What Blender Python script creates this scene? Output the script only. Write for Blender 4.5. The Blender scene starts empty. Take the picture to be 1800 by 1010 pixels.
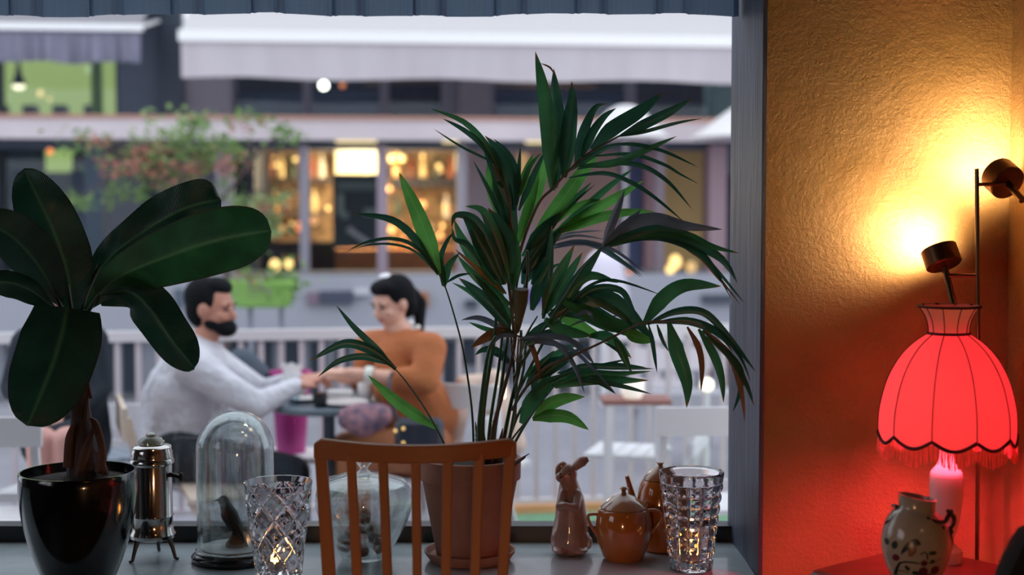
import bpy, math, random
from math import sin, cos, pi, sqrt, atan2, radians
from mathutils import Vector, Matrix
random.seed(7)
SC = bpy.context.scene
COL = SC.collection

# ------------------------------------------------------------------ camera
F = 2500.0                      # focal length in pixels of an 1800 px wide frame
CAM = Vector((0, 0, 1.33))
PITCH = radians(3.14)
cd = bpy.data.cameras.new('camera')
cam = bpy.data.objects.new('camera', cd); COL.objects.link(cam)
cam.location = CAM
cam.rotation_euler = (pi / 2 - PITCH, 0, 0)
cd.sensor_width = 36; cd.lens = 50; cd.clip_start = 0.05; cd.clip_end = 200
cd.dof.use_dof = True; cd.dof.focus_distance = 3.22; cd.dof.aperture_fstop = 1.9
SC.camera = cam

# ------------------------------------------------------------------ world and light
w = bpy.data.worlds.new('overcast_sky'); SC.world = w; w.use_nodes = True
nt = w.node_tree; nt.nodes.clear()
wo = nt.nodes.new('ShaderNodeOutputWorld'); bg = nt.nodes.new('ShaderNodeBackground')
tc = nt.nodes.new('ShaderNodeTexCoord'); sp = nt.nodes.new('ShaderNodeSeparateXYZ'); cr = nt.nodes.new('ShaderNodeValToRGB')
nt.links.new(tc.outputs['Generated'], sp.inputs[0]); nt.links.new(sp.outputs['Z'], cr.inputs[0])
cr.color_ramp.elements[0].position = 0.0; cr.color_ramp.elements[0].color = (0.74, 0.74, 0.82, 1)
cr.color_ramp.elements[1].position = 0.6; cr.color_ramp.elements[1].color = (0.90, 0.92, 1.0, 1)
nt.links.new(cr.outputs[0], bg.inputs[0]); bg.inputs[1].default_value = 2.15
nt.links.new(bg.outputs[0], wo.inputs[0])
vs = SC.view_settings
SC.display_settings.display_device = 'sRGB'
vs.view_transform = 'Standard'; vs.look = 'None'; vs.exposure = 0.0; vs.gamma = 1.0; vs.use_curve_mapping = False
cy = SC.cycles
cy.use_denoising = True
cy.max_bounces = 14; cy.transmission_bounces = 12; cy.transparent_max_bounces = 12; cy.glossy_bounces = 6; cy.diffuse_bounces = 4
cy.sample_clamp_indirect = 6.0; cy.caustics_refractive = False; cy.caustics_reflective = False

LAMP_SPOT = 8.5; BULB_RED = 44.0; PENDANT_FILL = 3.0; LANTERN_FILL = 15.0; SHOP = 260.0

# ------------------------------------------------------------------ pixel helpers (only to place things)
UPV = Vector((0, sin(PITCH), cos(PITCH))); FWD = Vector((0, cos(PITCH), -sin(PITCH)))
def at(px, py, Y, t=0.0):
    d = FWD + Vector((1, 0, 0)) * ((px - 900) / F) + UPV * ((505 - py) / F)
    s = Y / (d.y - t * d.x)
    return CAM + d * s
def onz(px, py, z):
    d = FWD + Vector((1, 0, 0)) * ((px - 900) / F) + UPV * ((505 - py) / F)
    return CAM + d * ((z - CAM.z) / d.z)
def wpx(p, Y): return p * Y / F

# ------------------------------------------------------------------ materials
def lin(h):
    h = h.lstrip('#'); o = []
    for i in (0, 2, 4):
        c = int(h[i:i + 2], 16) / 255
        o.append(c / 12.92 if c <= 0.04045 else ((c + 0.055) / 1.055) ** 2.4)
    return (*o, 1)
MATS = {}
def P(name, col, rough=0.6, metal=0.0, var=0.0, vscale=8.0, bump=0.0, bscale=60.0, trans=0.0, emit=None, estr=0.0,
      stretch=(1, 1, 1), spec=0.5, transl=0.0, coat=0.0, ior=1.5, col2=None, detail=4.0, bdist=0.01):
    if name in MATS: return MATS[name]
    m = bpy.data.materials.new(name); m.use_nodes = True; n = m.node_tree; N = n.nodes; L = n.links
    b = N['Principled BSDF']; out = N['Material Output']
    c = lin(col)
    b.inputs['Base Color'].default_value = c; b.inputs['Roughness'].default_value = rough
    b.inputs['Metallic'].default_value = metal; b.inputs['Specular IOR Level'].default_value = spec
    b.inputs['Transmission Weight'].default_value = trans; b.inputs['IOR'].default_value = ior
    b.inputs['Coat Weight'].default_value = coat
    tcn = N.new('ShaderNodeTexCoord'); mp = N.new('ShaderNodeMapping'); mp.inputs['Scale'].default_value = stretch
    L.new(tcn.outputs['Object'], mp.inputs[0])
    if var > 0 or col2:
        nz = N.new('ShaderNodeTexNoise'); nz.inputs['Scale'].default_value = vscale; nz.inputs['Detail'].default_value = detail
        L.new(mp.outputs[0], nz.inputs[0])
        r = N.new('ShaderNodeValToRGB'); L.new(nz.outputs['Fac'], r.inputs[0])
        r.color_ramp.elements[0].position = 0.3; r.color_ramp.elements[1].position = 0.7
        d = lin(col2) if col2 else tuple(x * (1 - var) for x in c[:3]) + (1,)
        r.color_ramp.elements[0].color = d; r.color_ramp.elements[1].color = tuple(min(1, x * (1 + var * .5)) for x in c[:3]) + (1,)
        L.new(r.outputs[0], b.inputs['Base Color'])
    if bump > 0:
        nb = N.new('ShaderNodeTexNoise'); nb.inputs['Scale'].default_value = bscale; nb.inputs['Detail'].default_value = 5
        L.new(mp.outputs[0], nb.inputs[0])
        bp = N.new('ShaderNodeBump'); bp.inputs['Strength'].default_value = bump; bp.inputs['Distance'].default_value = bdist
        L.new(nb.outputs['Fac'], bp.inputs['Height']); L.new(bp.outputs[0], b.inputs['Normal'])
    if emit:
        b.inputs['Emission Color'].default_value = lin(emit); b.inputs['Emission Strength'].default_value = estr
    if transl > 0:
        tb = N.new('ShaderNodeBsdfTranslucent'); mx = N.new('ShaderNodeMixShader'); mx.inputs[0].default_value = transl
        src = b.inputs['Base Color'].links[0].from_socket if b.inputs['Base Color'].is_linked else None
        if src: L.new(src, tb.inputs[0])
        else: tb.inputs[0].default_value = c
        L.new(b.outputs[0], mx.inputs[1]); L.new(tb.outputs[0], mx.inputs[2]); L.new(mx.outputs[0], out.inputs[0])
    MATS[name] = m; return m

def leafmat(name, col, tip=None, vein='#5a7a3c', transl=0.3, rough=0.4, veinamt=0.25, side=0.0, edge=None):
    m = bpy.data.materials.new(name); m.use_nodes = True; n = m.node_tree; N = n.nodes; L = n.links
    b = N['Principled BSDF']; out = N['Material Output']
    uv = N.new('ShaderNodeUVMap'); uv.uv_map = 'UVMap'; s = N.new('ShaderNodeSeparateXYZ'); L.new(uv.outputs[0], s.inputs[0])
    nz = N.new('ShaderNodeTexNoise'); nz.inputs['Scale'].default_value = 14; to = N.new('ShaderNodeTexCoord'); L.new(to.outputs['Object'], nz.inputs[0])
    r = N.new('ShaderNodeValToRGB'); L.new(nz.outputs[0], r.inputs[0]); c = lin(col)
    r.color_ramp.elements[0].position = .3; r.color_ramp.elements[1].position = .7
    r.color_ramp.elements[0].color = tuple(x * .65 for x in c[:3]) + (1,); r.color_ramp.elements[1].color = tuple(min(1, x * 1.25) for x in c[:3]) + (1,)
    # midrib
    md = N.new('ShaderNodeMath'); md.operation = 'SUBTRACT'; L.new(s.outputs['X'], md.inputs[0]); md.inputs[1].default_value = .5
    ab = N.new('ShaderNodeMath'); ab.operation = 'ABSOLUTE'; L.new(md.outputs[0], ab.inputs[0])
    lt = N.new('ShaderNodeMapRange'); L.new(ab.outputs[0], lt.inputs[0]); lt.inputs[1].default_value = 0.0; lt.inputs[2].default_value = .045
    lt.inputs[3].default_value = veinamt; lt.inputs[4].default_value = 0.0
    mx = N.new('ShaderNodeMixRGB'); L.new(lt.outputs[0], mx.inputs[0]); L.new(r.outputs[0], mx.inputs[1]); mx.inputs[2].default_value = lin(vein)
    last = mx.outputs[0]
    if side > 0:   # fine side veins
        wv = N.new('ShaderNodeTexWave'); wv.bands_direction = 'Y'; wv.inputs['Scale'].default_value = 26; wv.inputs['Distortion'].default_value = .6
        sl = N.new('ShaderNodeMath'); sl.operation = 'MULTIPLY_ADD'; L.new(ab.outputs[0], sl.inputs[0]); sl.inputs[1].default_value = -.22; L.new(s.outputs['Y'], sl.inputs[2])
        cb = N.new('ShaderNodeCombineXYZ'); L.new(sl.outputs[0], cb.inputs['Y']); L.new(cb.outputs[0], wv.inputs[0])
        bp = N.new('ShaderNodeBump'); bp.inputs['Strength'].default_value = side; bp.inputs['Distance'].default_value = .002
        L.new(wv.outputs['Fac'], bp.inputs['Height']); L.new(bp.outputs[0], b.inputs['Normal'])
    if edge:
        e = N.new('ShaderNodeMapRange'); L.new(ab.outputs[0], e.inputs[0]); e.inputs[1].default_value = .465; e.inputs[2].default_value = .5
        e.inputs[3].default_value = 0; e.inputs[4].default_value = .8
        m3 = N.new('ShaderNodeMixRGB'); L.new(e.outputs[0], m3.inputs[0]); L.new(last, m3.inputs[1]); m3.inputs[2].default_value = lin(edge); last = m3.outputs[0]
    if tip:
        tr = N.new('ShaderNodeMapRange'); ad = N.new('ShaderNodeMath'); ad.operation = 'MULTIPLY_ADD'
        L.new(nz.outputs[0], ad.inputs[0]); ad.inputs[1].default_value = .25; L.new(s.outputs['Y'], ad.inputs[2])
        L.new(ad.outputs[0], tr.inputs[0]); tr.inputs[1].default_value = 1.06; tr.inputs[2].default_value = 1.12
        m2 = N.new('ShaderNodeMixRGB'); L.new(tr.outputs[0], m2.inputs[0]); L.new(last, m2.inputs[1]); m2.inputs[2].default_value = lin(tip); last = m2.outputs[0]
    L.new(last, b.inputs['Base Color']); b.inputs['Roughness'].default_value = rough
    tb = N.new('ShaderNodeBsdfTranslucent'); hs = N.new('ShaderNodeHueSaturation'); hs.inputs['Saturation'].default_value = .92; hs.inputs['Value'].default_value = 1.1
    L.new(last, hs.inputs['Color']); L.new(hs.outputs[0], tb.inputs[0])
    ms = N.new('ShaderNodeMixShader'); ms.inputs[0].default_value = transl
    L.new(b.outputs[0], ms.inputs[1]); L.new(tb.outputs[0], ms.inputs[2]); L.new(ms.outputs[0], out.inputs[0])
    return m

def pane_mat(name, tint='#ffffff', refl=0.04, rough=0.0):
    m = bpy.data.materials.new(name); m.use_nodes = True; n = m.node_tree; N = n.nodes; L = n.links
    N.remove(N['Principled BSDF']); out = N['Material Output']
    t = N.new('ShaderNodeBsdfTransparent'); t.inputs[0].default_value = lin(tint)
    g = N.new('ShaderNodeBsdfGlossy'); g.inputs['Roughness'].default_value = rough
    fr = N.new('ShaderNodeFresnel'); ge = N.new('ShaderNodeNewGeometry'); mr = N.new('ShaderNodeMapRange')
    L.new(ge.outputs['Backfacing'], mr.inputs[0]); mr.inputs[3].default_value = 1.45; mr.inputs[4].default_value = 1 / 1.45; L.new(mr.outputs[0], fr.inputs[0])
    mx = N.new('ShaderNodeMixShader'); L.new(fr.outputs[0], mx.inputs[0]); L.new(t.outputs[0], mx.inputs[1]); L.new(g.outputs[0], mx.inputs[2])
    L.new(mx.outputs[0], out.inputs[0]); return m

def jar_glass(name, amount=.4):
    m = pane_mat(name, '#f2f8f8'); n = m.node_tree; out = n.nodes['Material Output']; src = out.inputs[0].links[0].from_socket
    g = n.nodes.new('ShaderNodeBsdfGlass'); g.inputs['IOR'].default_value = 1.45; g.inputs['Roughness'].default_value = 0
    x = n.nodes.new('ShaderNodeMixShader'); x.inputs[0].default_value = amount; n.links.new(src, x.inputs[1]); n.links.new(g.outputs[0], x.inputs[2]); n.links.new(x.outputs[0], out.inputs[0]); return m

# ------------------------------------------------------------------ mesh builder
class MB:
    def __init__(s): s.v = []; s.f = []; s.uv = None; s.flat = set()
    def add(s, vs, fs, flat=False):
        o = len(s.v); s.v += [Vector(x) for x in vs]
        for f in fs:
            if flat: s.flat.add(len(s.f))
            s.f.append(tuple(i + o for i in f))
        return s
    def box(s, lo, hi, bev=0.0):
        x0, y0, z0 = lo; x1, y1, z1 = hi
        if x0 > x1: x0, x1 = x1, x0
        if y0 > y1: y0, y1 = y1, y0
        if z0 > z1: z0, z1 = z1, z0
        b = min(bev, (x1 - x0) / 2.1, (y1 - y0) / 2.1, (z1 - z0) / 2.1)
        if b <= 0:
            v = [(x, y, z) for z in (z0, z1) for y in (y0, y1) for x in (x0, x1)]
            return s.add(v, [(0, 2, 3, 1), (4, 5, 7, 6), (0, 1, 5, 4), (2, 6, 7, 3), (0, 4, 6, 2), (1, 3, 7, 5)], True)
        def ring(a, z): return [(x0 + a, y0 + b, z), (x0 + b, y0 + a, z), (x1 - b, y0 + a, z), (x1 - a, y0 + b, z), (x1 - a, y1 - b, z), (x1 - b, y1 - a, z), (x0 + b, y1 - a, z), (x0 + a, y1 - b, z)]
        v = ring(b * .99, z0) + ring(0, z0 + b) + ring(0, z1 - b) + ring(b * .99, z1); fs = []
        for k in range(3):
            for i in range(8):
                j = (i + 1) % 8; fs.append((k * 8 + i, k * 8 + j, (k + 1) * 8 + j, (k + 1) * 8 + i))
        fs.append(tuple(range(7, -1, -1))); fs.append(tuple(range(24, 32)))
        return s.add(v, fs, True)
    def hexa(s, q0, q1):           # two quads (4 pts each) -> closed solid
        return s.add(list(q0) + list(q1), [(3, 2, 1, 0), (4, 5, 6, 7), (0, 1, 5, 4), (1, 2, 6, 5), (2, 3, 7, 6), (3, 0, 4, 7)], True)
    def bar(s, a, b, w, h=None, up=(0, 0, 1)):   # rectangular bar from a to b
        a = Vector(a); b = Vector(b); h = h or w; t = (b - a).normalized(); u = Vector(up)
        if abs(t.dot(u)) > .98: u = Vector((0, 1, 0))
        x = t.cross(u).normalized(); y = x.cross(t).normalized()
        q = lambda p: [p + x * sx * w / 2 + y * sy * h / 2 for sx, sy in ((-1, -1), (1, -1), (1, 1), (-1, 1))]
        return s.hexa(q(a), q(b))
    def tube(s, pts, r, seg=8, cap=True, smooth=0):
        pts = [Vector(p) for p in pts]
        rs = list(r) if hasattr(r, '__len__') else [r] * len(pts)
        if smooth: pts, rs = spline(pts, rs, smooth)
        n = len(pts); o = len(s.v); prev = None; vs_ = []
        for i, p in enumerate(pts):
            t = (pts[min(i + 1, n - 1)] - pts[max(i - 1, 0)])
            t = t.normalized() if t.length > 1e-9 else Vector((0, 0, 1))
            if prev is None:
                u = Vector((0, 0, 1)) if abs(t.z) < .9 else Vector((0, 1, 0)); x = t.cross(u).normalized()
            else:
                x = (prev - t * prev.dot(t)).normalized()
            prev = x; y = t.cross(x)
            for k in range(seg):
                a = 2 * pi * k / seg; vs_.append(p + (x * cos(a) + y * sin(a)) * rs[i])
        fs = []
        for i in range(n - 1):
            for k in range(seg):
                j = (k + 1) % seg; fs.append((i * seg + k, i * seg + j, (i + 1) * seg + j, (i + 1) * seg + k))
        if cap: fs.append(tuple(range(seg - 1, -1, -1))); fs.append(tuple((n - 1) * seg + k for k in range(seg)))
        return s.add(vs_, fs)
    def lathe(s, prof, c=(0, 0, 0), seg=32, mod=None, a0=0.0, closed=False):
        c = Vector(c); vs_ = []; fs = []; n = len(prof)
        for (r, z) in prof:
            for k in range(seg):
                a = a0 + 2 * pi * k / seg; rr, zz = (mod(r, z, a) if mod else (r, z))
                vs_.append(c + Vector((cos(a) * rr, sin(a) * rr, zz)))
        for i in range(n - 1):
            for k in range(seg):
                j = (k + 1) % seg; fs.append((i * seg + k, i * seg + j, (i + 1) * seg + j, (i + 1) * seg + k))
        if closed:
            for k in range(seg):
                j = (k + 1) % seg; fs.append(((n - 1) * seg + k, (n - 1) * seg + j, j, k))
        else:
            fs.append(tuple(range(seg - 1, -1, -1))); fs.append(tuple((n - 1) * seg + k for k in range(seg)))
        return s.add(vs_, fs)
    def ell(s, c, r, seg=16, rings=10, rot=None):
        c = Vector(c); r = (r, r, r) if not hasattr(r, '__len__') else r
        vs_ = [Vector((0, 0, -r[2]))]
        for i in range(1, rings):
            ph = -pi / 2 + pi * i / rings
            for k in range(seg):
                a = 2 * pi * k / seg; vs_.append(Vector((cos(ph) * cos(a) * r[0], cos(ph) * sin(a) * r[1], sin(ph) * r[2])))
        vs_.append(Vector((0, 0, r[2])))
        if rot is not None: vs_ = [rot @ v for v in vs_]
        vs_ = [v + c for v in vs_]; fs = []
        for k in range(seg): fs.append((0, 1 + (k + 1) % seg, 1 + k))
        for i in range(rings - 2):
            for k in range(seg):
                j = (k + 1) % seg; a = 1 + i * seg; fs.append((a + k, a + j, a + seg + j, a + seg + k))
        t = len(vs_) - 1; a = 1 + (rings - 2) * seg
        for k in range(seg): fs.append((a + k, a + (k + 1) % seg, t))
        return s.add(vs_, fs)
    def cap(s, a, ra, b, rb, seg=12):      # capsule with taper
        a = Vector(a); b = Vector(b); t = (b - a)
        t = t.normalized() if t.length > 1e-6 else Vector((0, 0, 1)); pts = []; rs = []
        for i in range(4):
            an = pi / 2 * (3.9 - i) / 4; pts.append(a - t * ra * sin(an)); rs.append(ra * cos(an))
        pts.append(a); rs.append(ra); pts.append(b); rs.append(rb)
        for i in range(4):
            an = pi / 2 * (i + .9) / 4; pts.append(b + t * rb * sin(an)); rs.append(rb * cos(an))
        return s.tube(pts, rs, seg)
    def limb(s, pts, rs, seg=12):
        for i in range(len(pts) - 1): s.cap(pts[i], rs[i], pts[i + 1], rs[i + 1], seg)
        return s
def spline(pts, vals, n):
    P_ = [pts[0]] + list(pts) + [pts[-1]]; V = [vals[0]] + list(vals) + [vals[-1]]; o = []; ov = []
    for i in range(1, len(P_) - 2):
        for k in range(n):
            t = k / n; t2 = t * t; t3 = t2 * t
            f = lambda a, b, c, d: .5 * ((2 * b) + (c - a) * t + (2 * a - 5 * b + 4 * c - d) * t2 + (3 * b - a - 3 * c + d) * t3)
            o.append(f(P_[i - 1], P_[i], P_[i + 1], P_[i + 2])); ov.append(V[i] * (1 - t) + V[i + 1] * t)
    o.append(P_[-2]); ov.append(V[-2]); return o, ov

OFF = {}
def obj(name, mb, mat, parent=None, smooth=True, loc=None, label=None):
    off = OFF.get(parent.name, Vector()) if parent else (Vector(loc) if loc is not None else Vector())
    me = bpy.data.meshes.new(name)
    me.from_pydata([v - off for v in mb.v], [], mb.f); me.update()
    if smooth:
        me.polygons.foreach_set('use_smooth', [i not in mb.flat for i in range(len(me.polygons))])
    if smooth and not mb.uv: me.set_sharp_from_angle(angle=radians(38))
    if mb.uv:
        ul = me.uv_layers.new(name='UVMap')
        for li, l in enumerate(me.loops): ul.data[li].uv = mb.uv[l.vertex_index]
    me.materials.append(mat)
    o = bpy.data.objects.new(name, me); COL.objects.link(o)
    if parent: o.parent = parent
    elif loc is not None: o.location = off
    OFF[o.name] = off
    if label: o['label'] = label
    return o
def thing(name, label, cat, loc, group=None):
    o = bpy.data.objects.new(name, None); COL.objects.link(o); o.location = loc; o.empty_display_size = .05
    o['label'] = label; o['category'] = cat
    if group: o['group'] = group
    OFF[o.name] = Vector(loc); return o
def tag(o, label, cat, group=None):
    o['label'] = label; o['category'] = cat
    if group: o['group'] = group
    return o
def struct(name, mb, mat, label=None, smooth=True):
    o = obj(name, mb, mat, None, smooth); o['kind'] = 'structure'
    if label: o['label'] = label
    return o
def stuff(o): o['kind'] = 'stuff'; return o
def twin(o, off, parent=None, name=None):
    c = o.copy(); COL.objects.link(c); c.location = Vector(o.location) + Vector(off)
    if parent: c.parent = parent
    return c
def light(name, kind, loc, energy, col, size=.05, **k):
    d = bpy.data.lights.new(name, kind); d.energy = energy; d.color = lin(col)[:3]
    if kind in ('POINT', 'SPOT'): d.shadow_soft_size = size
    if kind == 'AREA': d.size = size
    for a, b in k.items(): setattr(d, a, b)
    o = bpy.data.objects.new(name, d); COL.objects.link(o); o.location = loc; return o
def aim(o, target):
    o.rotation_euler = (Vector(target) - Vector(o.location)).to_track_quat('-Z', 'Y').to_euler()
def remesh(o, vox, smooth=6):
    m = o.modifiers.new('voxel', 'REMESH'); m.mode = 'VOXEL'; m.voxel_size = vox; m.use_smooth_shade = True
    if smooth:
        s = o.modifiers.new('smooth', 'SMOOTH'); s.factor = .5; s.iterations = smooth
    return o
def pbox(x0, y0, x1, y1, Y, th, t=0.0, mb=None, bev=0):
    """solid standing at plane Y (+t*X), its face covering these pixels, going back by th"""
    mb = mb or MB(); xm, ym = (x0 + x1) / 2, (y0 + y1) / 2
    a = at(x0, ym, Y, t); b = at(x1, ym, Y, t); zt = at(xm, y0, Y, t).z; zb = at(xm, y1, Y, t).z
    n = Vector((-t, 1, 0)).normalized() * th
    q = lambda p, z: Vector((p.x, p.y, z))
    mb.hexa([q(a, zb), q(b, zb), q(b, zt), q(a, zt)], [q(a, zb) + n, q(b, zb) + n, q(b, zt) + n, q(a, zt) + n]); return mb
# ================================================================== ROOM
YW = 3.56; YF = 3.20                        # window plane and room-side wall plane
SILL = at(1283, 952, 3.54).z
JB = at(1289, 500, 3.54).x; JF = at(1343, 500, YF).x; XC = at(1773, 400, YF).x
TOPZ = 2.10; XL = -2.3; CEIL = 2.7; YB = -2.2; LW = -2.6

def plaster():
    m = bpy.data.materials.new('ochre_plaster'); m.use_nodes = True; n = m.node_tree; N = n.nodes; L = n.links; b = N['Principled BSDF']
    t = N.new('ShaderNodeTexCoord'); a = N.new('ShaderNodeTexNoise'); a.inputs['Scale'].default_value = 5; a.inputs['Detail'].default_value = 4
    L.new(t.outputs['Object'], a.inputs[0]); r = N.new('ShaderNodeValToRGB'); L.new(a.outputs[0], r.inputs[0])
    r.color_ramp.elements[0].position = .3; r.color_ramp.elements[0].color = lin('#a98450'); r.color_ramp.elements[1].position = .7; r.color_ramp.elements[1].color = lin('#bb9460')
    L.new(r.outputs[0], b.inputs['Base Color']); b.inputs['Roughness'].default_value = .42; b.inputs['Specular IOR Level'].default_value = .35
    h1 = N.new('ShaderNodeTexNoise'); h1.inputs['Scale'].default_value = 95; h1.inputs['Detail'].default_value = 6; h1.inputs['Roughness'].default_value = .65
    h2 = N.new('ShaderNodeTexNoise'); h2.inputs['Scale'].default_value = 17; h2.inputs['Detail'].default_value = 3
    h3 = N.new('ShaderNodeTexNoise'); h3.inputs['Scale'].default_value = 3.2; h3.inputs['Detail'].default_value = 2
    for h in (h1, h2, h3): L.new(t.outputs['Object'], h.inputs[0])
    m1 = N.new('ShaderNodeMath'); m1.operation = 'MULTIPLY_ADD'; L.new(h2.outputs[0], m1.inputs[0]); m1.inputs[1].default_value = .9; 
    mm = N.new('ShaderNodeMapRange'); L.new(h3.outputs[0], mm.inputs[0]); mm.inputs[1].default_value = .35; mm.inputs[2].default_value = .65; mm.inputs[3].default_value = .45; mm.inputs[4].default_value = 1.3
    mu = N.new('ShaderNodeMath'); mu.operation = 'MULTIPLY'; L.new(h1.outputs[0], mu.inputs[0]); L.new(mm.outputs[0], mu.inputs[1]); L.new(mu.outputs[0], m1.inputs[2])
    bp = N.new('ShaderNodeBump'); bp.inputs['Strength'].default_value = .8; bp.inputs['Distance'].default_value = .006
    L.new(m1.outputs[0], bp.inputs['Height']); L.new(bp.outputs[0], b.inputs['Normal']); return m
plast = plaster()
bluewood = P('blue_grey_painted_wood', '#566076', .5, var=.45, vscale=14, bump=.5, bscale=30, stretch=(3, 3, .25), bdist=.006)
room_dark = P('dark_room_paint', '#57504c', .8, var=.1)
black = P('black_frame', '#10161c', .35)
ledge_m = P('grey_ledge_paint', '#b2bec4', .24, var=.18, vscale=5, bump=.08, bscale=40, coat=.2)

struct('wall_right', MB().box((XC, YB, 0), (XC + .15, YF + .4, CEIL)), plast, 'ochre plaster side wall lit by the spot lamp')
struct('wall_window', MB().box((JF + .002, YF, 0), (XC, YF + .42, CEIL)), plast, 'rough ochre plaster wall beside the window')
struct('wall_below_window', MB().box((LW, YF + .02, 0), (JF, YF + .42, SILL - .035)), room_dark)
struct('wall_above_window', MB().box((LW, YF + .02, TOPZ), (JF, YF + .42, CEIL)), room_dark)
struct('wall_left_of_window', MB().box((LW, YF, SILL - .035), (XL, YF + .42, TOPZ)), room_dark)
# unseen side window opening added at the left for fill daylight
wl = MB(); wl.box((LW - .15, YB, 0), (LW, YF + .4, 1.1)); wl.box((LW - .15, YB, 2.2), (LW, YF + .4, CEIL)); wl.box((LW - .15, YB, 1.1), (LW, .6, 2.2)); wl.box((LW - .15, 2.2, 1.1), (LW, YF + .4, 2.2))
struct('wall_left', wl, room_dark)
struct('wall_back', MB().box((LW - .15, YB - .15, 0), (XC + .15, YB, CEIL)), room_dark)
wfm = MB(); 
for y in (.6, 1.38, 2.16): wfm.box((LW - .1, y, 1.1), (LW - .05, y + .04, 2.2))
struct('fill_window', wfm, black)
struct('ceiling', MB().box((LW - .15, YB - .15, CEIL), (XC + .15, YF + .42, CEIL + .15)), room_dark)
struct('floor', MB().box((LW - .15, YB - .15, -.1), (XC + .15, YF + .42, 0)), P('floor_boards', '#4a3a2e', .5, var=.3, vscale=6, stretch=(1, .15, 1)))
# splayed jamb on the right
jb = MB(); z0, z1 = SILL - .035, TOPZ
jb.hexa([(JF + .002, YF - .002, z0), (JF + .002, YF + .4, z0), (JB, YF + .4, z0), (JF - .008, YF - .002, z0)], [(JF + .002, YF - .002, z1), (JF + .002, YF + .4, z1), (JB, YF + .4, z1), (JF - .008, YF - .002, z1)])
jb.v[4 - 4 + 2].x = JB; struct('trim_1', jb, bluewood, 'blue-grey painted window jamb')
# window frame and pane
win = MB().box((XL, YW - .02, SILL), (JB + .01, YW + .04, at(900, 921, YW).z))
win.box((XL, YW - .02, TOPZ - .04), (JB + .01, YW + .04, TOPZ)); win.box((XL, YW - .02, SILL), (XL + .04, YW + .04, TOPZ))
wn = struct('window_1', win, black, 'large fixed window with a black bottom rail')
pn = obj('pane', MB().box((XL + .02, YW + .004, SILL + .02), (JB + .01, YW + .010, TOPZ - .02)), pane_mat('window_glass', '#f4f8f8'), wn)
# ledge
lb = MB().box((LW, 3.0, SILL - .035), (JF - .012, 3.215, SILL), .004); lb.box((LW, 3.21, SILL - .035), (JB + .005, YW + .04, SILL))
struct('trim_2', lb, ledge_m, 'deep grey painted window ledge')

# pleated valance across the window head
vb = MB(); zb = at(900, 27, 3.47).z; x = XL + .02; cols = []
pitch_ = at(1010, 10, 3.47).x - at(868, 10, 3.47).x      # one box pleat period
xs = []; k = 0; x0 = at(725, 10, 3.47).x - 12 * pitch_
prof = [(0, 0), (.02, -.012), (.05, -.002), (.10, -.016), (.30, -.018), (.33, -.012), (.36, -.018), (.40, -.006), (.42, .004), (.46, -.002), (.70, -.004), (.93, -.001), (.98, .004)]
for k in range(22):
    for u, d in prof: xs.append((x0 + (k + u) * pitch_, d + random.uniform(-.0015, .0015)))
xs = [q for q in xs if XL + .01 < q[0] < JB - .004] + [(JB - .003, 0)]
n = len(xs)
for (xx, d) in xs:
    hem = .0035 * sin(xx * 7) + .002 * sin(xx * 19)
    vb.v += [Vector((xx, 3.47 + d, zb + hem)), Vector((xx, 3.47 + d, zb + hem + .012)), Vector((xx, 3.47 + d, TOPZ)), Vector((xx, 3.478 + d, TOPZ)), Vector((xx, 3.478 + d, zb + hem))]
for i in range(n - 1):
    a = i * 5; b_ = a + 5
    for j in range(2): vb.f.append((a + j, b_ + j, b_ + (j + 1) % 5, a + (j + 1) % 5))
tag(obj('valance', vb, P('blue_cotton', '#768ca4', .8, var=.12, vscale=30, stretch=(6, 1, .2), bump=.2, bscale=90, transl=.45)),
    'pleated blue-grey fabric valance hanging across the top of the window', 'curtain')

# ================================================================== POLE LAMP WITH TWO SPOTS
brass = P('warm_nickel', '#8a7058', .28, metal=1.0)
headm = P('satin_bronze', '#6b4a34', .35, metal=.9)
darkm = P('dark_inner', '#20140e', .5)
glow = P('halogen_glow', '#fff0c8', .3, emit='#ffdc96', estr=40)
PY = 3.06
base = at(1721, 985, PY); base.z = 0
lamp = thing('pole_lamp', 'slender metal pole lamp with two swivelling spot heads in the wall corner', 'lamp', base)
ptop = at(1717, 296, PY); pb = Vector((base.x, PY, 0))
obj('pole', MB().tube([pb, at(1720, 700, PY), ptop], .0048, 12), brass, lamp)
obj('foot', MB().lathe([(.001, 0), (.11, 0), (.11, .012), (.02, .02), (.006, .05)], pb, 32), brass, lamp)
def spot_head(c, ax, beam, handle_to, arm_from, arm_to):
    ax = Vector(ax).normalized(); q = Vector((0, 0, 1)).rotation_difference(ax).to_matrix()
    m = MB(); h = .021; r = .039
    m.lathe([(.001, -h), (r - .003, -h), (r, -h + .003), (r, h), (r - .003, h), (r - .005, h - .012), (.001, h - .014)], (0, 0, 0), 32)
    m.v = [q @ v + c for v in m.v]
    hd = obj('spot_head', m, headm, lamp)
    g = MB().lathe([(.001, h - .0135), (.024, h - .0135), (.024, h - .008), (.001, h - .004)], (0, 0, 0), 20); g.v = [q @ v + c for v in g.v]
    obj('lamp_capsule', g, glow, hd)
    obj('handle', MB().tube([c - ax * .018, handle_to], .0075, 12), brass, hd)
    obj('arm', MB().tube([arm_from, arm_to], .0042, 10), brass, lamp)
    s = light('spot_light', 'SPOT', c + ax * (h + .004), LAMP_SPOT, '#ffddb0', .018, spot_size=radians(165), spot_blend=1.0)
    aim(s, c + Vector(beam)); s.parent = None; return hd
c1 = at(1655, 452, 3.10); spot_head(c1, (-.22, .45, .95), (-.45, .85, .25), at(1676, 535, 3.05), at(1719, 484, PY), at(1668, 484, 3.075))
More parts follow.
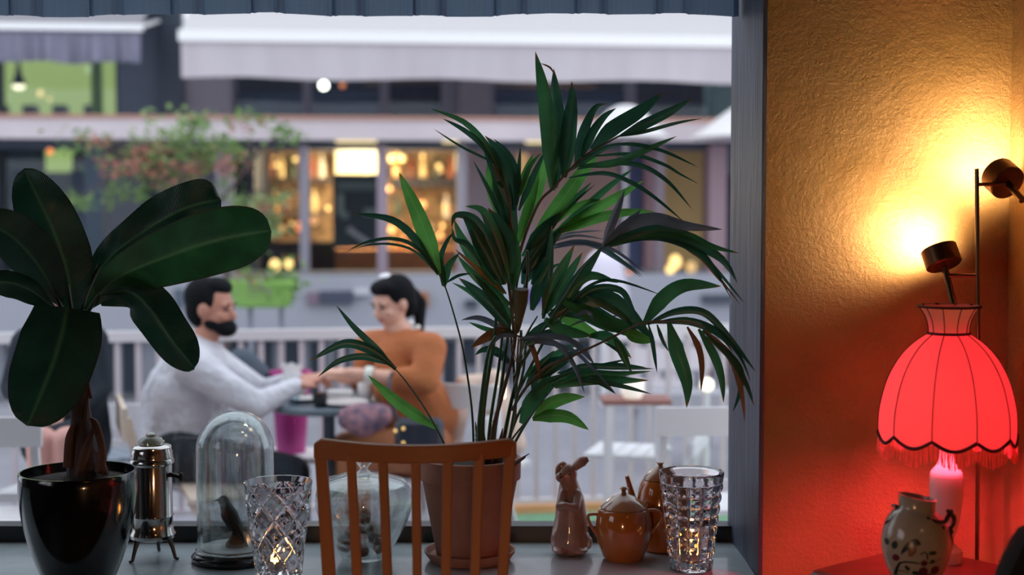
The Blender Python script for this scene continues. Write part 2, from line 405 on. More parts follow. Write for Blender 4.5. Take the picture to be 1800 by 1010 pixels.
c2 = at(1763, 314, 3.075); spot_head(c2, (-.25, .85, .50), (-.15, .85, .50), at(1797, 352, 3.00), at(1719, 324, PY), at(1768, 323, 3.045))

# ================================================================== SIDE TABLE, TABLE LAMP, PORCELAIN JAR, DARK CHAIR
wood_d = P('dark_side_table_wood', '#4a2016', .3, var=.35, vscale=7, stretch=(1, 6, 1), coat=.3)
LY = 2.90
lc = at(1661, 985, LY); TZ = lc.z
tp = MB()      # square top turned on its corner, moulded edge
cx, cyy = at(1640, 990, 2.80).x, 2.80; ang = radians(38)
def rsq(half, r, z, n=5):
    o = []
    for q, (sx, sy) in enumerate(((1, 1), (-1, 1), (-1, -1), (1, -1))):
        for k in range(n):
            a = q * pi / 2 + pi / 2 * k / (n - 1); x = sx * (half - r) + cos(a) * r; y = sy * (half - r) + sin(a) * r
            o.append(Vector((cx + x * cos(ang) - y * sin(ang), cyy + x * sin(ang) + y * cos(ang), z)))
    return o
rings = [(.163, TZ), (.175, TZ - .004), (.178, TZ - .010), (.174, TZ - .016), (.166, TZ - .020), (.160, TZ - .034)]
for h_, z_ in rings: tp.v += rsq(h_, .03, z_)
for i in range(len(rings) - 1):
    for k in range(20): j = (k + 1) % 20; tp.f.append((i * 20 + j, i * 20 + k, (i + 1) * 20 + k, (i + 1) * 20 + j))
tp.f.append(tuple(range(20))); tp.f.append(tuple(range(5 * 20 + 19, 5 * 20 - 1, -1)))
tb_ = thing('side_table', 'dark wooden side table with moulded edge under the red lamp', 'table', (cx, cyy, 0))
obj('table_top', tp, wood_d, tb_, smooth=False)
for sx in (-1, 1):
    for sy in (-1, 1):
        a = Vector((cx + (sx * cos(ang) - sy * sin(ang)) * .14, cyy + (sx * sin(ang) + sy * cos(ang)) * .14, 0))
        obj('leg', MB().tube([a, a + Vector((0, 0, TZ - .034))], [.010, .016], 12), wood_d, tb_)

shade_m = P('pink_lamp_silk', '#ffdcd6', .8, bump=.1, bscale=300, transl=.75)
braid = P('dark_red_braid', '#3a0a0c', .7)
porc = P('white_porcelain_base', '#f4ece6', .22, coat=.4)
tl = thing('table_lamp', 'red glowing fringed bell-shaped table lamp on a white porcelain base', 'lamp', lc)
k_ = LY / F
def zy(y): return at(1662, y, LY).z
prf = [(53, 536), (50, 540), (44, 549), (38, 561), (35, 574), (35, 585), (45, 592), (62, 605), (78, 622), (92, 643), (103, 666), (111, 692), (117, 722), (118.5, 748), (118, 762)]
R7 = radians(-90 + 7)
def rib_prof(i): return prf[i][0] * k_, zy(prf[i][1])
NS = 10; SEG = 120
m = MB()
def smod(r, z, a):
    u = ((a - R7) / (2 * pi / NS)) % 1.0; f = sin(pi * u)
    low = max(0, min(1, (zy(705) - z) / (zy(705) - zy(762)))) ** 1.5
    return r * (1 - .030 * f), z - f * .019 * low
prof3 = [rib_prof(i) for i in range(len(prf))]
PP, _ = spline([Vector((r, z, 0)) for r, z in prof3], [0] * len(prof3), 3)
pl = [(p.x, p.y) for p in PP]; pl = pl[::-1]
inner = [(r - .0008, z) for r, z in pl[::-1]]
m.lathe(pl + inner, (lc.x, lc.y, 0), SEG, smod, closed=True)
sh = obj('lamp_shade', m, shade_m, tl)
for k in range(NS):
    a = R7 + 2 * pi * k / NS
    obj('seam', MB().tube([(lc.x + cos(a) * (r + .0006), lc.y + sin(a) * (r + .0006), z) for r, z in pl], .0010, 5), braid, sh)
def loop_at(i_r, z, r, dz=0.0): return
def loopmb(rr, zz, rad, mod=True):
    pts = []
    for k in range(SEG + 1):
        a = R7 + 2 * pi * k / SEG; r_, z_ = smod(rr, zz, a) if mod else (rr, zz)
        pts.append((lc.x + cos(a) * r_, lc.y + sin(a) * r_, z_))
    return MB().tube(pts, rad, 6, cap=False)
obj('top_braid', loopmb(53 * k_, zy(538), .0030, False), braid, sh)
obj('collar_braid', loopmb(36 * k_, zy(585), .0030, False), braid, sh)
obj('bottom_braid', loopmb(119 * k_, zy(760), .0035), braid, sh)
fr = MB()
for k in range(420):
    a = 2 * pi * k / 420 + random.uniform(-.004, .004); r_, z_ = smod(118.5 * k_, zy(760), a); ln = .036 + random.uniform(-.003, .002)
    t_ = Vector((-sin(a), cos(a), 0)) * .0007; p = Vector((lc.x + cos(a) * r_, lc.y + sin(a) * r_, z_)); q = p + Vector((cos(a) * random.uniform(-.003, .004), sin(a) * random.uniform(-.003, .004), -ln)) + t_ * random.uniform(-4, 4)
    n_ = Vector((cos(a), sin(a), 0)) * .0005
    fr.add([p - t_, p + t_, p + n_, q - t_, q + t_, q + n_], [(0, 1, 4, 3), (1, 2, 5, 4), (2, 0, 3, 5)])
stuff(obj('fringe', fr, P('pink_fringe', '#ff9a8c', .7, transl=.4), sh))
bs = []
for r_, y_ in ((30, 985), (30, 966), (26, 962), (16, 955), (14, 948), (18, 935), (24, 915), (27.5, 890), (29, 862), (29, 836), (27, 828), (17, 816), (13, 805), (12, 792), (12, 780)):
    bs.append((r_ * k_, zy(y_)))
bs[0] = (bs[0][0], TZ)
obj('lamp_base', MB().lathe([(.001, TZ)] + bs, (lc.x, lc.y, 0), 36), porc, tl)
bc = Vector((lc.x, lc.y, zy(712)))
obj('lamp_stem', MB().tube([(lc.x, lc.y, zy(782)), (lc.x, lc.y, zy(745))], .009, 12), brass, tl)
gl = MB(); gl.ell(bc, (.026, .026, .032), 20, 12)
obj('red_bulb', gl, P('red_bulb_glow', '#ff6050', .4, emit='#ff3a40', estr=14), tl)
for k in range(3):     # spider that carries the shade
    a = k * 2 * pi / 3 + .3; obj('shade_carrier', MB().tube([(lc.x, lc.y, zy(590)), (lc.x + cos(a) * 34.5 * k_, lc.y + sin(a) * 34.5 * k_, zy(585))], .0012, 5), brass, tl)
obj('harp', MB().tube([(lc.x, lc.y, zy(745)), (lc.x - .045, lc.y, zy(715)), (lc.x - .035, lc.y, zy(640)), (lc.x, lc.y, zy(590))], .0012, 6, smooth=5), brass, tl)
light('red_bulb_light', 'POINT', bc, BULB_RED, '#ff4460', .035)

# porcelain jar with painted bird
JY = 2.70; jcx = at(1611, 940, JY).x; k2 = JY / F
jz = lambda y: at(1611, y, JY).z
jp = [(20, 1016), (33, 1017), (34, 1012), (33, 1008), (44, 995), (54, 975), (60.5, 950), (61, 928), (56, 908), (46, 891), (36, 882), (32.5, 878), (32, 868), (33, 861), (34, 858)]
def jprof(y):
    for (r0, y0), (r1, y1) in zip(jp[1:], jp[2:]):
        if min(y0, y1) <= y <= max(y0, y1): return r0 + (r1 - r0) * (y - y0) / ((y1 - y0) or 1)
    return 30
out_ = [(r * k2, jz(y)) for r, y in jp]; zb_ = out_[0][1]; shift = TZ - zb_
out_ = [(r, z + shift) for r, z in out_]
sm, _ = spline([Vector((r, z, 0)) for r, z in out_[3:]], [0] * len(out_[3:]), 3)
outer = [(.001, TZ)] + out_[:3] + [(p.x, p.y) for p in sm]
top_ = outer[-1]; inn = [(top_[0] - .004, top_[1] + .0005), (28.5 * k2, jz(862) + shift), (27 * k2, jz(880) + shift), (45 * k2, jz(905) + shift), (52 * k2, jz(940) + shift), (35 * k2, jz(1000) + shift), (.001, jz(1005) + shift)]
def tilt(r, z, a):
    s_ = max(0, min(1, (z - (jz(915) + shift)) / (jz(860) - jz(915)))) ; return r, z - cos(a) * r * .17 * s_
jar = thing('porcelain_jar', 'round porcelain jar painted with a bird and flowers, at the foot of the red lamp', 'vase', (jcx, JY, TZ))
obj('jar_body', MB().lathe(outer + inn, (jcx, JY, 0), 48, tilt), P('cream_porcelain', '#a89a8c', .18, var=.08, coat=.5), jar)
paint = {'k': P('painted_indigo', '#141a26', .3), 'g': P('painted_green', '#22382c', .3), 'p': P('painted_plum', '#5c2236', .3), 'b': P('painted_breast', '#7a4a3c', .3)}
def onjar(px, py):
    zq = jz(py) + shift; r = .1
    for p0, p1 in zip(sm, sm[1:]):
        if min(p0.y, p1.y) <= zq <= max(p0.y, p1.y): r = p0.x + (p1.x - p0.x) * (zq - p0.y) / ((p1.y - p0.y) or 1) + .0012
    dx = (px - 1611) * k2; dx = max(-r * .985, min(r * .985, dx))
    return Vector((jcx + dx, JY - sqrt(r * r - dx * dx), jz(py) + shift - dx * .17 * max(0, min(1, (915 - py) / 55)) ))
def decal(polys, name, mk):
    m_ = MB()
    for poly in polys:
        c_ = (sum(p[0] for p in poly) / len(poly), sum(p[1] for p in poly) / len(poly)); n_ = len(poly)
        mid = [((p[0] + c_[0]) / 2, (p[1] + c_[1]) / 2) for p in poly]
        vs_ = [onjar(*c_)] + [onjar(*p) for p in mid] + [onjar(*p) for p in poly]
        fs = []
        for i in range(n_): j = (i + 1) % n_; fs += [(0, 1 + i, 1 + j), (1 + i, 1 + n_ + i, 1 + n_ + j, 1 + j)]
        m_.add(vs_, fs)
    return obj(name, m_, paint[mk], jar)
def strip(pts, w):
    o = []; q = []
    for i, p in enumerate(pts):
        a = pts[max(0, i - 1)]; b = pts[min(len(pts) - 1, i + 1)]; d = Vector((b[0] - a[0], b[1] - a[1])).normalized(); ww = w * (1 - .5 * i / len(pts))
        o.append((p[0] - d.y * ww, p[1] + d.x * ww)); q.append((p[0] + d.y * ww, p[1] - d.x * ww))
    return [[o[i], o[i + 1], q[i + 1], q[i]] for i in range(len(pts) - 1)]
Z8 = lambda x, y: (1540 + x / 5.944, 840 + y / 5.944)
decal([[Z8(*p) for p in ((180, 650), (190, 590), (230, 520), (280, 480), (320, 468), (350, 490), (368, 528), (345, 525), (320, 530), (300, 560), (270, 560), (240, 580), (210, 620))]], 'painted_bird', 'k')
decal([[Z8(*p) for p in ((240, 585), (270, 565), (300, 562), (320, 540), (322, 600), (290, 650), (250, 660))]], 'painted_breast', 'b')
br_ = []
for s_, w_ in ((((165, 890), (165, 800), (180, 740), (220, 720), (290, 715), (360, 725)), 1.9), (((170, 830), (220, 825), (270, 830)), .8), (((435, 680), (430, 620), (400, 600), (365, 620), (360, 635)), 1.3), (((440, 720), (500, 720), (560, 690), (590, 685)), .7), (((340, 830), (420, 880), (480, 900), (540, 940)), 1.0)):
    br_ += strip([Z8(*p) for p in s_], w_)
decal(br_, 'painted_branch', 'k')
def lf(x, y, l, w_, a): return [Z8(x + cos(t) * l * cos(a) - sin(t) * w_ * sin(a), y + cos(t) * l * sin(a) + sin(t) * w_ * cos(a)) for t in [i * pi / 4 for i in range(8)]]
decal([lf(490, 612, 45, 22, 0), lf(490, 700, 30, 20, -.4), lf(250, 785, 34, 18, .8), lf(330, 830, 36, 24, .2), lf(130, 560, 24, 45, .2), lf(75, 545, 14, 35, 0), lf(465, 905, 30, 16, .5), lf(525, 930, 26, 12, .7), lf(400, 885, 22, 16, 1.2)], 'painted_leaves', 'g')
for a_ in ((405, 810, 50, 50), (530, 800, 50, 48), (470, 860, 44, 24), (405, 720, 36, 34), (145, 690, 30, 38)): decal([lf(*a_, 0)], 'painted_flower', 'p')
hm = P('dark_glazed_twig', '#2c120e', .2, coat=.5)
def jt(px, py, dy): return Vector((jcx + (px - 1611) * k2, JY + dy, jz(py) + shift))
hb = MB().tube([jt(1619, 889, -.040), jt(1635, 893, -.045), jt(1650, 893, -.040), jt(1660, 884, -.03), jt(1669, 888, -.025), jt(1671, 900, -.02), jt(1662, 912, -.025), jt(1662, 920, -.03), jt(1667, 932, -.025), jt(1671, 948, -.01)], [.0035, .003, .0045, .0045, .005, .0045, .004, .004, .003, .002], 8, smooth=5)
for p in ((1619, 889, -.043), (1658, 878, -.03), (1664, 879, -.028), (1664, 914, -.03), (1645, 905, -.042)): hb.ell(jt(*p), .0045, 8, 6)
obj('twig_handle', hb, hm, jar)
hb2 = MB().tube([jt(1570, 876, .01), jt(1573, 874, .0), jt(1576, 880, .0), jt(1567, 892, -.01), jt(1560, 898, -.01), jt(1555, 905, .0)], [.003, .0035, .004, .004, .003, .002], 8, smooth=4); obj('twig_handle', hb2, hm, jar)

# dark upholstered chair back poking in at the lower right corner
dk = MB(); pts = []
for (px, py) in ((1752, 1040), (1757, 1010), (1768, 985), (1783, 955), (1800, 930), (1835, 915), (1900, 920)):
    pts.append(at(px, py, 2.35))
pr = [Vector((p.x, 0, p.z)) for p in pts] + [Vector((pts[-1].x, 0, .42)), Vector((pts[0].x - .004, 0, .42))]
n_ = len(pr); lay = [(.0, .92), (.012, 1.0), (.05, 1.0), (.062, .92)]; cm = sum(pr, Vector()) / n_
for d, s_ in lay: dk.v += [Vector((cm.x + (p.x - cm.x) * s_, 2.32 + d, cm.z + (p.z - cm.z) * (s_ * .5 + .5))) for p in pr]
for i in range(3):
    for k in range(n_): j = (k + 1) % n_; dk.f.append((i * n_ + k, i * n_ + j, (i + 1) * n_ + j, (i + 1) * n_ + k))
dk.f.append(tuple(range(n_ - 1, -1, -1))); dk.f.append(tuple(range(3 * n_, 4 * n_)))
dc = thing('upholstered_chair', 'black rounded chair back poking into the bottom right corner', 'chair', (cm.x, 2.30, 0))
vel = P('black_velvet', '#0c0a10', .9); obj('backrest', dk, vel, dc)
obj('seat', MB().box((pts[0].x, 1.95, .40), (pts[-1].x, 2.34, .47), .02), vel, dc)
for sx in (pts[0].x + .02, pts[-1].x - .02):
    for sy in (1.98, 2.32): obj('leg', MB().box((sx - .015, sy - .015, 0), (sx + .015, sy + .015, .40)), vel, dc)

# unseen pendant added behind the camera as warm fill
pl_ = thing('fill_pendant', 'unseen brass pendant lamp added behind the viewer as warm fill', 'lamp', (.98, .1, CEIL))
obj('pendant_cord', MB().tube([(.98, .1, CEIL), (.98, .1, 2.62)], .003, 6), darkm, pl_)
obj('pendant_shade', MB().lathe([(.03, 2.62), (.05, 2.60), (.12, 2.54), (.118, 2.54), (.045, 2.595), (.01, 2.61)], (.98, .1, 0), 32), brass, pl_)
b_ = MB().ell((.98, .1, 2.55), .03, 16, 10); obj('pendant_bulb', b_, P('warm_bulb', '#ffe0b0', .4, emit='#ffc880', estr=25), pl_)
light('fill_pendant_light', 'POINT', (.98, .1, 2.48), PENDANT_FILL, '#ffb070', .05)

# unseen lantern and table added as warm fill: lights the chair and the ledge, its roof keeps the light low
lnx, lny, lnz = -.03, 1.35, .50
ct = thing('fill_lantern_table', 'low unseen table added below the view to carry the fill lantern', 'table', (lnx, lny, 0))
obj('table_top', MB().lathe([(.001, lnz - .03), (.22, lnz - .03), (.22, lnz), (.001, lnz)], (lnx, lny, 0), 32), wood_d, ct)
obj('column', MB().tube([(lnx, lny, .02), (lnx, lny, lnz - .03)], .025, 12), wood_d, ct); obj('foot', MB().lathe([(.001, 0), (.17, 0), (.17, .02), (.001, .03)], (lnx, lny, 0), 32), wood_d, ct)
lt_ = thing('fill_lantern', 'unseen roofed brass lantern added as warm fill on the low table', 'lantern', (lnx, lny, lnz))
obj('lantern_base', MB().lathe([(.001, 0), (.05, 0), (.05, .012), (.001, .015)], (lnx, lny, lnz), 24), brass, lt_)
obj('candle', MB().lathe([(.001, .015), (.02, .015), (.02, .06), (.001, .06)], (lnx, lny, lnz), 20), P('cream_wax', '#f0e0c0', .5), lt_)
obj('light_stop_roof', MB().lathe([(.11, .125), (.11, .128), (.03, .16), (.001, .165), (.001, .155), (.10, .125)], (lnx, lny, lnz), 32), brass, lt_)
for k in range(3): a = k * 2.094 + .5; obj('lantern_rod', MB().tube([(lnx + cos(a) * .045, lny + sin(a) * .045, lnz + .01), (lnx + cos(a) * .045, lny + sin(a) * .045, lnz + .13)], .002, 6), brass, lt_)
light('fill_lantern_light', 'POINT', (lnx, lny, lnz + .085), LANTERN_FILL, '#ffc090', .05)

# ================================================================== WOODEN CHAIR in front of the ledge
cw = P('brown_chair_wood', '#a4663c', .5, var=.25, vscale=9, stretch=(1, 1, .15), spec=.3)
cwh = P('brown_chair_rail', '#a4663c', .5, var=.25, vscale=9, stretch=(.15, 1, 1), spec=.3)
CY = 2.75
def cyd(px): u = (px - 730) / 178; return CY + .045 * u * u - .03          # curved back: the middle is nearest to the viewer
ch = thing('slatted_chair', 'brown wooden chair with a curved slatted back, in front of the window ledge', 'chair', (at(730, 900, CY).x, CY + .15, 0))
rl = MB(); N_ = 28; tops = []; 
for i in range(N_ + 1):
    px = 551 + (908 - 551) * i / N_; u = (px - 730) / 178
    yt = 783.5 - 14.0 * abs(u) ** 2; yb_ = 815 - (8 if u < 0 else 14) * u * u
    e = max(0, abs(u) - .90) / .10; yt += 9 * e ** 2.5
    Y = cyd(px); a = at(px, yt, Y); b = at(px, yb_, Y); rl.v += [a, b, b + Vector((0, .022, 0)), a + Vector((0, .022, 0))]
for i in range(N_):
    for j in range(4): rl.f.append((i * 4 + j, i * 4 + (j + 1) % 4, i * 4 + 4 + (j + 1) % 4, i * 4 + 4 + j))
rl.f.append((0, 3, 2, 1)); rl.f.append(tuple(N_ * 4 + q for q in range(4)))
ro = obj('top_rail', rl, cwh, ch, smooth=False)
bv = ro.modifiers.new('b', 'BEVEL'); bv.width = .003; bv.segments = 2
def post(pxa, pxb, ya, pxc, pxd, name, th=.022):
    Ya = cyd((pxa + pxb) / 2) + .001; Yb = Ya - .012; lean = -.04
    t0, t1 = at(pxa, ya, Ya), at(pxb, ya, Ya); b0, b1 = at(pxc, 1010, Ya + lean * .3), at(pxd, 1010, Ya + lean * .3)
    s_ = (t0.z - .45) / (t0.z - b0.z); e0 = t0 + (b0 - t0) * s_; e1 = t1 + (b1 - t1) * s_
    d = Vector((0, th, 0)); m_ = MB().hexa([e0, e1, t1, t0], [e0 + d, e1 + d, t1 + d, t0 + d]); o = obj(name, m_, cw, ch, smooth=False)
    bv = o.modifiers.new('b', 'BEVEL'); bv.width = .0025; bv.segments = 2; return e0, e1
e1_ = post(551.5, 571, 783, 566, 588, 'back_post', .026); e2_ = post(888, 907, 783, 874, 893, 'back_post', .026)
for a_ in ((608, 624, 797, 618, 636), (664, 681, 806, 672, 689), (722, 739, 810, 725, 741), (778, 796, 806, 775, 792), (833, 851, 797, 826, 844)): post(*a_, 'slat', .012)
xl, xr = e1_[0].x, e2_[1].x
obj('seat', MB().box((xl - .02, CY - .06, .43), (xr + .02, CY + .36, .465), .012), cw, ch)
for sx in (xl + .005, xr - .005):
    for sy in (CY - .03, CY + .33): obj('leg', MB().box((sx - .015, sy - .015, 0), (sx + .015, sy + .015, .43), .003), cw, ch)
# ================================================================== OUTSIDE
GZ = -0.22; T = 0.10
struct('ground_street', MB().box((-14, YF + .42, GZ - .1), (14, 24, GZ)), P('grey_street_paving', '#8e8c96', .8, var=.15, vscale=2.5, bump=.2, bscale=30), 'grey-lilac street paving')
def M3(h, r=.7, **k): return P('paint_' + h.strip('#'), h, r, **k)
lil = '#948d9c'; 
def S(name, x0, y0, x1, y1, Y, th, m, label=None, t=T, parent=None):
    mb = pbox(x0, y0, x1, y1, Y, th, t)
    if parent: return obj(name, mb, m, parent, label=label)
    return struct(name, mb, m, label)
base_ = at(650, 400, 14, T); base_.z = GZ
fa = thing('cafe_building', 'shopfront building across the street with upper windows and a lit cafe below', 'building', base_)
def FP(name, x0, y0, x1, y1, m, Y=14.0, th=.25, label=None, par=fa): return obj(name, pbox(x0, y0, x1, y1, Y, th, T), m, par, label=label)
wallg = M3('#7d7f90', .8, var=.08); dkg = M3('#2c3542', .5); beige = M3('#9a8f98', .8); pier = M3('#8a8390', .8)
# upper storey piers and bands
FP('pilaster', 203, -160, 283, 212, M3('#5c6678'), 14, .4)
FP('downpipe', 281, -160, 319, 212, M3('#273445', .4), 13.8, .2)
FP('pilaster', 319, 60, 407, 212, M3('#8d8793'), 13.95, .4)
FP('pilaster', 806, 100, 864, 212, M3('#77737f'), 13.95, .4)
FP('pilaster', 1254, 100, 1300, 212, M3('#5e7476'), 13.95, .4)
FP('pilaster', 1300, -160, 1500, 480, M3('#77737f'), 13.95, .4)
FP('wall_band', -260, -420, 1560, -100, wallg, 14, .4)
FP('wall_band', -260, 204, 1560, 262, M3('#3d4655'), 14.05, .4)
for x0, x1 in ((407, 414), (531, 547), (668, 684), (776, 806), (862, 870), (1100, 1118)):
    FP('window_frame', x0, 90, x1, 206, M3('#6d6c7a'), 14.0, .1)
# window panes and dim rooms behind them
glassf = pane_mat('shop_glass', '#dfe6ee')
roomd = M3('#252d3a', .8)
for x0, x1 in ((407, 806), (862, 1256)):
    FP('pane', x0, 90, x1, 206, glassf, 14.08, .01)
FP('dim_room', 400, 60, 1260, 210, roomd, 16.5, .1)
FP('blind', 414, 163, 531, 206, M3('#64727e'), 14.2, .05); FP('blind', 547, 160, 668, 206, M3('#6a7684'), 14.2, .05)
FP('blind', 870, 160, 1100, 206, M3('#5c6678'), 14.2, .05); FP('blind', 684, 148, 776, 206, M3('#31384c'), 14.2, .05)
FP('ceiling_strip', 640, 138, 1050, 148, M3('#8a6c58'), 14.3, .3)
# green room
FP('window_frame', -60, 96, 3, 208, dkg, 14.0, .12); FP('window_frame', 160, 100, 176, 208, M3('#5e7a5a'), 14.0, .12); FP('window_frame', 203, 96, 208, 208, dkg, 14, .1)
FP('pane', 0, 96, 203, 206, glassf, 14.08, .01)
gw = P('lime_wall_glow', '#ccd685', .8, emit='#c8d47a', estr=.75)  # wall emits by itself to stand for the lit room
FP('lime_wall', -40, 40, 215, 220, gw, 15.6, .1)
for x0, x1 in ((-8, 8), (39, 61), (92, 114), (147, 167)): FP('cabinet', x0, 184, x1, 208, M3('#26343c'), 14.3, .2)
def bulb_pos(px, py, Y): return at(px, py, Y, T)
lampbright = P('far_lamp_glow', '#fff2d8', .5, emit='#ffe6b4', estr=5)
lampora = P('far_lamp_orange', '#ff9a60', .5, emit='#ff8a50', estr=1.6)
lampwarm = P('far_lamp_warm', '#ffd890', .5, emit='#ffcf80', estr=2.2)
pc = bulb_pos(33, 150, 14.6)
hp = thing('green_room_pendant', 'dark conical pendant lamp with a glowing mouth in the lime green room', 'lamp', pc)
obj('lamp_cone', MB().lathe([(.008, .25), (.012, .25), (.03, .12), (.055, .05), (.07, 0), (.06, 0), (.02, .1)], pc, 20), dkg, hp)
obj('bulb', MB().ell(pc + Vector((0, 0, -.005)), (.06, .06, .035), 14, 8), lampbright, hp)
for px, py, r, mt_, lb_ in ((71, 164, .03, lampwarm, 'small warm bulb deeper in the lime green room, right of the cone lamp'), (87, 174, .018, lampwarm, 'tiniest warm bulb in the lime green room'), (158, 124, .04, P('pale_green_lamp', '#e8f0b0', .5, emit='#e0f0a8', estr=.9), 'pale lamp near the dark curtain of the lime green room')):
    tag(obj('far_bulb', MB().ell(bulb_pos(px, py, 15.0), (r, r, r * 1.2), 12, 8), mt_), lb_, 'lamp', None)
tag(obj('far_bulb', MB().ell(bulb_pos(569, 150, 14.5), .042, 14, 8), P('far_white_bulb', '#fff6e8', .5, emit='#fff0d0', estr=16)), 'brightest round bulb behind the upper window above the canopy', 'lamp')
tag(obj('far_bulb', MB().ell(bulb_pos(602, 150, 15), .028, 12, 8), lampora), 'dim orange bulb right of the brightest upper-window bulb', 'lamp')

# awnings
def awning(name, x0, x1, ytop_back, ybar0, ybar1, yval, lab, fab, val, wav):
    Yf_ = 12.7; a = at(x0, ybar1, Yf_, T); b = at(x1, ybar1, Yf_, T)
    root = thing('awning', lab, 'awning', (a + b) / 2)
    zb0 = at((x0 + x1) / 2, ybar0, Yf_, T).z; zb1 = at((x0 + x1) / 2, ybar1, Yf_, T).z; zv = at((x0 + x1) / 2, yval, Yf_, T).z
    nrm = Vector((-T, 1, 0)).normalized()
    m_ = MB(); N2 = 40; back = nrm * 1.28; rise = .62
    for i in range(N2 + 1):
        p = a.lerp(b, i / N2)
        m_.v += [Vector((p.x, p.y, zb0)) + nrm * .05, Vector((p.x, p.y, zb0 + rise)) + back, Vector((p.x, p.y, zb0 + rise - .01)) + back, Vector((p.x, p.y, zb0 - .012)) + nrm * .05]
    for i in range(N2):
        for j in range(4): m_.f.append((i * 4 + j, i * 4 + 4 + j, i * 4 + 4 + (j + 1) % 4, i * 4 + (j + 1) % 4))
    obj('awning_cloth', m_, fab, root)
    obj('front_bar', MB().bar(Vector((a.x - .02, a.y, (zb0 + zb1) / 2)), Vector((b.x + .02, b.y, (zb0 + zb1) / 2)), .07, zb0 - zb1), P('white_bar', '#f4f2f2', .5), root)
    m_ = MB(); N2 = 90
    for i in range(N2 + 1):
        p = a.lerp(b, i / N2); g = wav * (sin(i * 1.3) * .5 + sin(i * .47 + 1) + .6 * sin(i * 2.9)) * .012; sag = zv + .012 * sin(i * .25)
        zc = (zb1 + sag) / 2
        m_.v += [Vector((p.x, p.y, zb1)), Vector((p.x, p.y, zc)) + nrm * g, Vector((p.x, p.y, sag)) + nrm * g * 2, Vector((p.x, p.y, sag)) + nrm * (g * 2 + .01), Vector((p.x, p.y, zb1)) + nrm * .01]
    for i in range(N2):
        for j in range(5): m_.f.append((i * 5 + j, i * 5 + 5 + j, i * 5 + 5 + (j + 1) % 5, i * 5 + (j + 1) % 5))
    obj('valance_flap', m_, val, root)
    for s_, e in ((a, -.0), (b, 0)):
        for_ = Vector((s_.x, s_.y, zb0)) + nrm * .1; bk = Vector((s_.x, s_.y, zb0 + .2)) + nrm * 1.25
        obj('awning_arm', MB().tube([for_, bk], .018, 8), P('white_bar', '#f4f2f2', .5), root)
    return root
wf = P('white_awning_cloth', '#dcd7d8', .8, transl=.25)
awning('awning_left', -260, 247, 20, 40, 52, 108, 'short awning at the upper left with a grey-violet flap', P('pale_awning_cloth', '#9d989e', .8, transl=.2), P('greyviolet_flap', '#7d7b8e', .85, var=.12, vscale=4, stretch=(5, 1, .5)), 1.6)
awning('awning_right', 318, 1560, 27, 60, 79, 142, 'long white awning across the top of the window view', wf, P('pale_flap', '#c0b8be', .85, var=.06, vscale=2, stretch=(3, 1, .5)), .7)

# canopy roof over the terrace opposite
cp = thing('flat_canopy', 'long flat pale canopy running across above the lit cafe', 'canopy', at(650, 240, 12.3, T))
cpm = P('canopy_cloth', '#e6d9de', .8, var=.12, vscale=1.5, transl=.2)
obj('canopy_top', pbox(-260, 208, 1560, 246, 12.3, .05, T), cpm, cp)
mb = MB(); a = at(-260, 208, 12.3, T); b = at(1560, 208, 12.3, T); nrm = Vector((-T, 1, 0)).normalized(); za = at(650, 210, 12.3, T).z
q = lambda p, z, d: Vector((p.x, p.y, z)) + nrm * d
mb.hexa([q(a, za - .03, .05), q(b, za - .03, .05), q(b, za, .05), q(a, za, .05)], [q(a, za + .02, 1.6), q(b, za + .02, 1.6), q(b, za + .05, 1.6), q(a, za + .05, 1.6)])
obj('canopy_roof', mb, cpm, cp)
obj('canopy_edge', pbox(-260, 204, 1560, 210, 12.28, .04, T), P('rust_edge', '#b98a78', .8), cp)
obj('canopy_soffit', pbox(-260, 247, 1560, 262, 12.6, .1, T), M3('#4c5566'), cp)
for px in (166, 395, 535, 672, 812, 1160, 1262):
    w_ = {166: 34, 395: 30, 535: 16, 672: 18, 812: 16, 1160: 16, 1262: 30}[px]
    hcol = {166: '#33404f', 395: '#857c88', 535: '#8f8a98', 672: '#9a8a98', 812: '#97909a', 1160: '#8b7c86', 1262: '#a88d96'}[px]
    obj('canopy_post', pbox(px - w_ / 2, 255, px + w_ / 2, 505, 12.45, .12, T), M3(hcol), cp)
tag(obj('strip_light', pbox(590, 238, 662, 250, 12.5, .25, T), P('strip_glow', '#ffe8a8', .5, emit='#ffe0a0', estr=1.3)), 'long yellow ceiling light under the canopy, above the lit shop window', 'lamp')
tag(obj('strip_light', pbox(779, 238, 806, 250, 12.5, .25, T), P('strip_glow', '#ffe8a8', .5, emit='#ffe0a0', estr=1.3)), 'short yellow ceiling light under the canopy, left of the palm top', 'lamp')
tag(obj('strip_light', pbox(926, 246, 958, 251, 12.5, .25, T), P('strip_glow', '#ffe8a8', .5, emit='#ffe0a0', estr=1.3)), 'narrow yellow ceiling light under the canopy, behind the upright palm leaves', 'lamp')

# parasols standing above the canopy
def parasol(px, py, hw, drop, Y, lab):
    c = at(px, py, Y); r = wpx(hw, Y); h = wpx(drop, Y); ft = Vector((c.x, c.y, GZ))
    t_ = thing('parasol', lab, 'parasol', ft, 'white parasols beyond the canopy')
    m_ = MB().lathe([(r, -h), (r, -h * .99), (r * .82, -h * .78), (r * .6, -h * .45), (r * .38, -h * .16), (r * .18, -h * .02), (.001, 0), (.001, -.01), (r * .38, -h * .2), (r * .8, -h * .82)], c, 16, closed=True)
    obj('parasol_cloth', m_, P('bright_parasol', '#f6f2f2', .8, transl=.3), t_)
    obj('pole', MB().tube([ft, c], .02, 8), M3('#b0a8ac'), t_)
parasol(1100, 184, 78, 58, 12.15, 'white parasol top rising over the canopy behind the palm')
parasol(1345, 172, 130, 70, 12.0, 'white parasol top rising over the canopy beside the window jamb')

